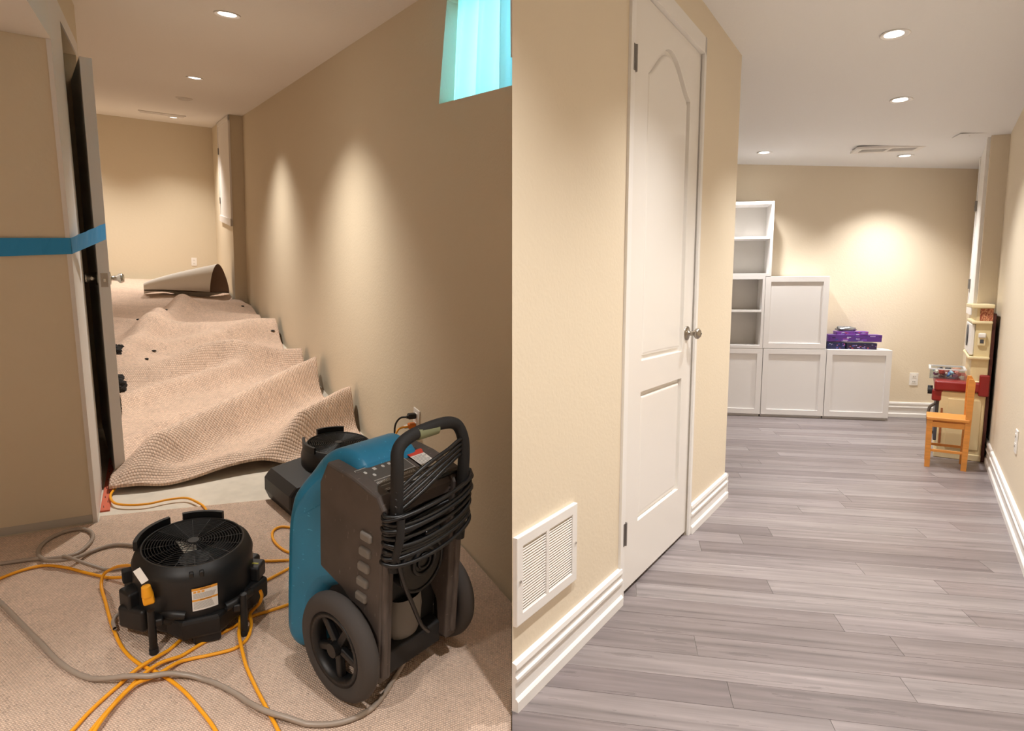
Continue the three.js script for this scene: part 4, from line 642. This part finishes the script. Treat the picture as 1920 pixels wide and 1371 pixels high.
// ----- play kitchen against the right wall: local x towards the wall, z towards the viewer
const KP = fR(1850, 868), kz0 = kz(KP), KS = KF(kz0), kp = (u, v) => { const p = KS(u, v); return [kx(p), p.y]; };
{ const t = thing('play_kitchen', 'cream plastic play kitchen with red counter and phone', 'play kitchen', false, WR0, kTurn);
  const xr = -0.040, xl = kp(1752, 862)[0], D = 0.62, zf = kz0, zb = kz0 - D, yC = kp(1800, 735)[1], yCt = kp(1800, 716)[1];
  const Z = (z0, z1) => [z0, z1];
  mesh('base_cabinet', span(xl, xr, 0.015, yC, zb, zf, 0.012), M.cream, t);
  mesh('foot_rail', span(xl - 0.01, xr, 0, 0.045, zb - 0.005, zf + 0.006, 0.006), M.creamLt, t);
  mesh('side_panel', span(xl + 0.05, xr - 0.02, 0.075, yC - 0.05, zf - 0.004, zf + 0.005, 0.004), M.cream, t);
  mesh('oven_door', span(xl - 0.02, xl + 0.002, 0.11, yC - 0.04, zb + 0.06, zf - 0.03, 0.006), M.darkgrey, t);
  mesh('oven_handle', tube([V(xl - 0.02, yC - 0.10, zf - 0.06), V(xl - 0.05, yC - 0.13, zf - 0.06), V(xl - 0.05, 0.2, zf - 0.06), V(xl - 0.02, 0.15, zf - 0.06)], 0.010, 30, 8), M.steel, t);
  mesh('trim_strip', span(xl + 0.012, xl + 0.024, 0.10, yC - 0.12, zf - 0.004, zf + 0.006), S('#a0623a', 0.5), t);
  mesh('counter', [span(xl - 0.035, xr + 0.005, yC, yCt, zb - 0.015, zf + 0.018, 0.016), span(xr - 0.045, xr + 0.012, yC - 0.02, yCt + 0.055, zf - 0.06, zf + 0.024, 0.010), span(xl - 0.045, xl + 0.02, yC - 0.075, yC + 0.005, zf - 0.06, zf + 0.0, 0.012)], M.red, t);
  mesh('knob', [cyl(0.022, 0.022, 0.03, xl - 0.055, yC - 0.012, zf - 0.05, 16, 'x'), cyl(0.022, 0.022, 0.03, xl - 0.055, yC - 0.012, zf - 0.18, 16, 'x')], M.blackMat, t);
  const y1 = kp(1850, 673)[1], y2 = kp(1850, 606)[1], y3 = kp(1850, 588)[1], y4 = kp(1850, 576)[1], tx = kp(1818, 700)[0], tx2 = kp(1824, 640)[0];
  mesh('tower', [span(tx + 0.004, xr, yCt - 0.002, y1, zb + 0.01, zf - 0.01, 0.006), span(tx + 0.012, xr, y1, y2, zb + 0.01, zf - 0.006, 0.006), span(tx + 0.012, xr, y2, y4, zb + 0.01, zf - 0.012, 0.006)], M.cream, t);
  mesh('ledge', [span(tx - 0.018, xr, y1 - 0.006, y1 + 0.012, zb, zf + 0.014, 0.006)], M.creamLt, t); mesh('ledge', [span(tx - 0.010, xr, y2 - 0.006, y2 + 0.012, zb, zf + 0.016, 0.006)], M.creamLt, t); mesh('ledge', [span(tx - 0.022, xr + 0.004, y4 - 0.008, y4 + 0.018, zb, zf + 0.018, 0.007)], M.creamLt, t); mesh('ledge', span(tx + 0.01, xr, yCt, yCt + 0.010, zb, zf + 0.006, 0.004), M.creamLt, t);
  const foliage = canvasTex(256, 96, (c, w, h) => { c.fillStyle = '#c98a63'; c.fillRect(0, 0, w, h); for (let i = 0; i < 150; i++) { c.fillStyle = ['#7a2f1f', '#a5482c', '#dba079', '#8e3a26'][i % 4]; c.beginPath(); c.ellipse(hash2(i, 5) * w, hash2(i, 6) * h, 10, 4, hash2(i, 8) * 6, 0, 7); c.fill(); } });
  mesh('brick_print', span(tx + 0.03, xr, y2 + 0.014, y4 - 0.01, zf - 0.012, zf - 0.008), S('#ffffff', 0.6, { map: foliage }), t);
  mesh('microwave_door', span(tx - 0.012, tx + 0.012, y1 + 0.02, y2 - 0.01, zb + 0.05, zf - 0.02, 0.006), M.white, t);
  mesh('window', cyl(0.075, 0.075, 0.006, tx - 0.016, (y1 + y2) / 2 + 0.02, zb + 0.30, 28, 'x'), M.darkgrey, t);
  const ph = kp(1841, 637); const p = mesh('phone', bx(0.045, 0.085, 0.016, ph[0], ph[1], zf + 0.002, 0.012), M.creamLt, t); mesh('earpiece', bx(0.042, 0.034, 0.022, ph[0], ph[1] + 0.028, zf + 0.012, 0.010), M.white, p); mesh('keypad', bx(0.020, 0.024, 0.004, ph[0], ph[1] - 0.012, zf + 0.0105), M.darkgrey, p);
  mesh('back_panel', span(xr, -0.022, 0.0, y3, zb, zf - 0.004, 0.003), M.brown, t);
  // tray of toys on the counter
  const u = thing('toy_tray', 'clear plastic tub of colourful toys on the red counter', 'toy tub', false, WR0.clone().addScaledVector(nL, xl + 0.035).addScaledVector(eR, -(zf - 0.22)).setY(yCt + 0.002), kTurn);
  const tw = 0.20, td = 0.26, thh = (kp(1800, 694)[1] - yCt) * 0.85; mesh('tub', [span(-tw / 2, tw / 2, 0, 0.003, -td / 2, td / 2), span(-tw / 2, -tw / 2 + 0.003, 0, thh, -td / 2, td / 2), span(tw / 2 - 0.003, tw / 2, 0, thh, -td / 2, td / 2), span(-tw / 2, tw / 2, 0, thh, -td / 2, -td / 2 + 0.003), span(-tw / 2, tw / 2, 0, thh, td / 2 - 0.003, td / 2)], M.clear, u);
  mesh('rim', [span(-tw / 2 - 0.008, tw / 2 + 0.008, thh - 0.004, thh + 0.004, -td / 2 - 0.008, -td / 2 + 0.006), span(-tw / 2 - 0.008, tw / 2 + 0.008, thh - 0.004, thh + 0.004, td / 2 - 0.006, td / 2 + 0.008), span(-tw / 2 - 0.008, -tw / 2 + 0.006, thh - 0.004, thh + 0.004, -td / 2, td / 2), span(tw / 2 - 0.006, tw / 2 + 0.008, thh - 0.004, thh + 0.004, -td / 2, td / 2)], S('#dfe3e6', 0.2), u);
  const cols = ['#b3402f', '#d98a7a', '#3f6ea8', '#e6dcc8', '#7b3550', '#d0a08a', '#2f2f38', '#8fb4c4'].map(c => S(c, 0.5));
  for (let i = 0; i < 34; i++) { const r = rr(0.012, 0.022), x = rr(-tw / 2 + 0.03, tw / 2 - 0.03), z = rr(-td / 2 + 0.03, td / 2 - 0.03); const k = i % 3; const g = k === 0 ? new THREE.DodecahedronGeometry(r, 0) : k === 1 ? bx(r * 2, r, r * 1.4, 0, 0, 0, 0.003) : new THREE.CapsuleGeometry(r * 0.5, r, 4, 8).rotateZ(1.2); const m = mesh('toy', g, cols[i % 8], u); m.position.set(x, rr(0.014, Math.max(0.02, thh - 0.014)), z); m.rotation.y = rr(0, 6); }
}
{ // little pine chair, facing left
  const P = fR(1806, 884), px = kx(P), pz = kz(P), S2 = KF(pz), q = (u, v) => { const p = S2(u, v); return [kx(p), p.y]; };
  const t = thing('child_chair', 'small orange pine chair beside the play kitchen', 'chair', false, WR0.clone().addScaledVector(nL, px).addScaledVector(eR, -pz), kTurn);
  const dep = px - q(1737, 880)[0], sh = q(1770, 784)[1], bh = q(1808, 711)[1], W = 0.20, post = 0.026;
  const fp = [[-post / 2, 0], [post / 2, 0], [post / 2 + 0.006, sh], [post / 2 + 0.010, bh - 0.02], [post / 2 - 0.002, bh], [-post / 2 + 0.006, bh], [-post / 2 + 0.002, bh - 0.03], [-post / 2 + 0.004, sh]];
  for (const z of [0, -W]) {
    mesh('back_post', ext(fp, 0.018, 0.002).translate(0, 0, z - 0.018), M.pine, t);
    mesh('front_leg', ext([[-0.012, 0], [0.014, 0], [0.012, sh - 0.018], [-0.016, sh - 0.018]], 0.018, 0.002).translate(-dep, 0, z - 0.018), M.pine, t);
    mesh('side_rail', span(-dep, 0, sh - 0.065, sh - 0.03, z - 0.016, z - 0.002, 0.002), M.pine, t);
    mesh('stretcher', span(-dep, 0, 0.105, 0.122, z - 0.014, z - 0.004, 0.002), M.pine, t);
  }
  mesh('seat', span(-dep - 0.022, 0.012, sh - 0.02, sh, -W - 0.01, 0.008, 0.005), M.pine, t);
  mesh('front_rail', span(-dep - 0.006, -dep + 0.008, sh - 0.065, sh - 0.02, -W, 0), M.pine, t);
  for (const y of [sh + 0.10, bh - 0.07]) mesh('back_slat', span(0.0, 0.014, y, y + 0.05, -W, -0.01, 0.003), M.pine, t);
}
for (const o of LEFT) o.applyMatrix4(ML);
renderer.render(scene, camera);
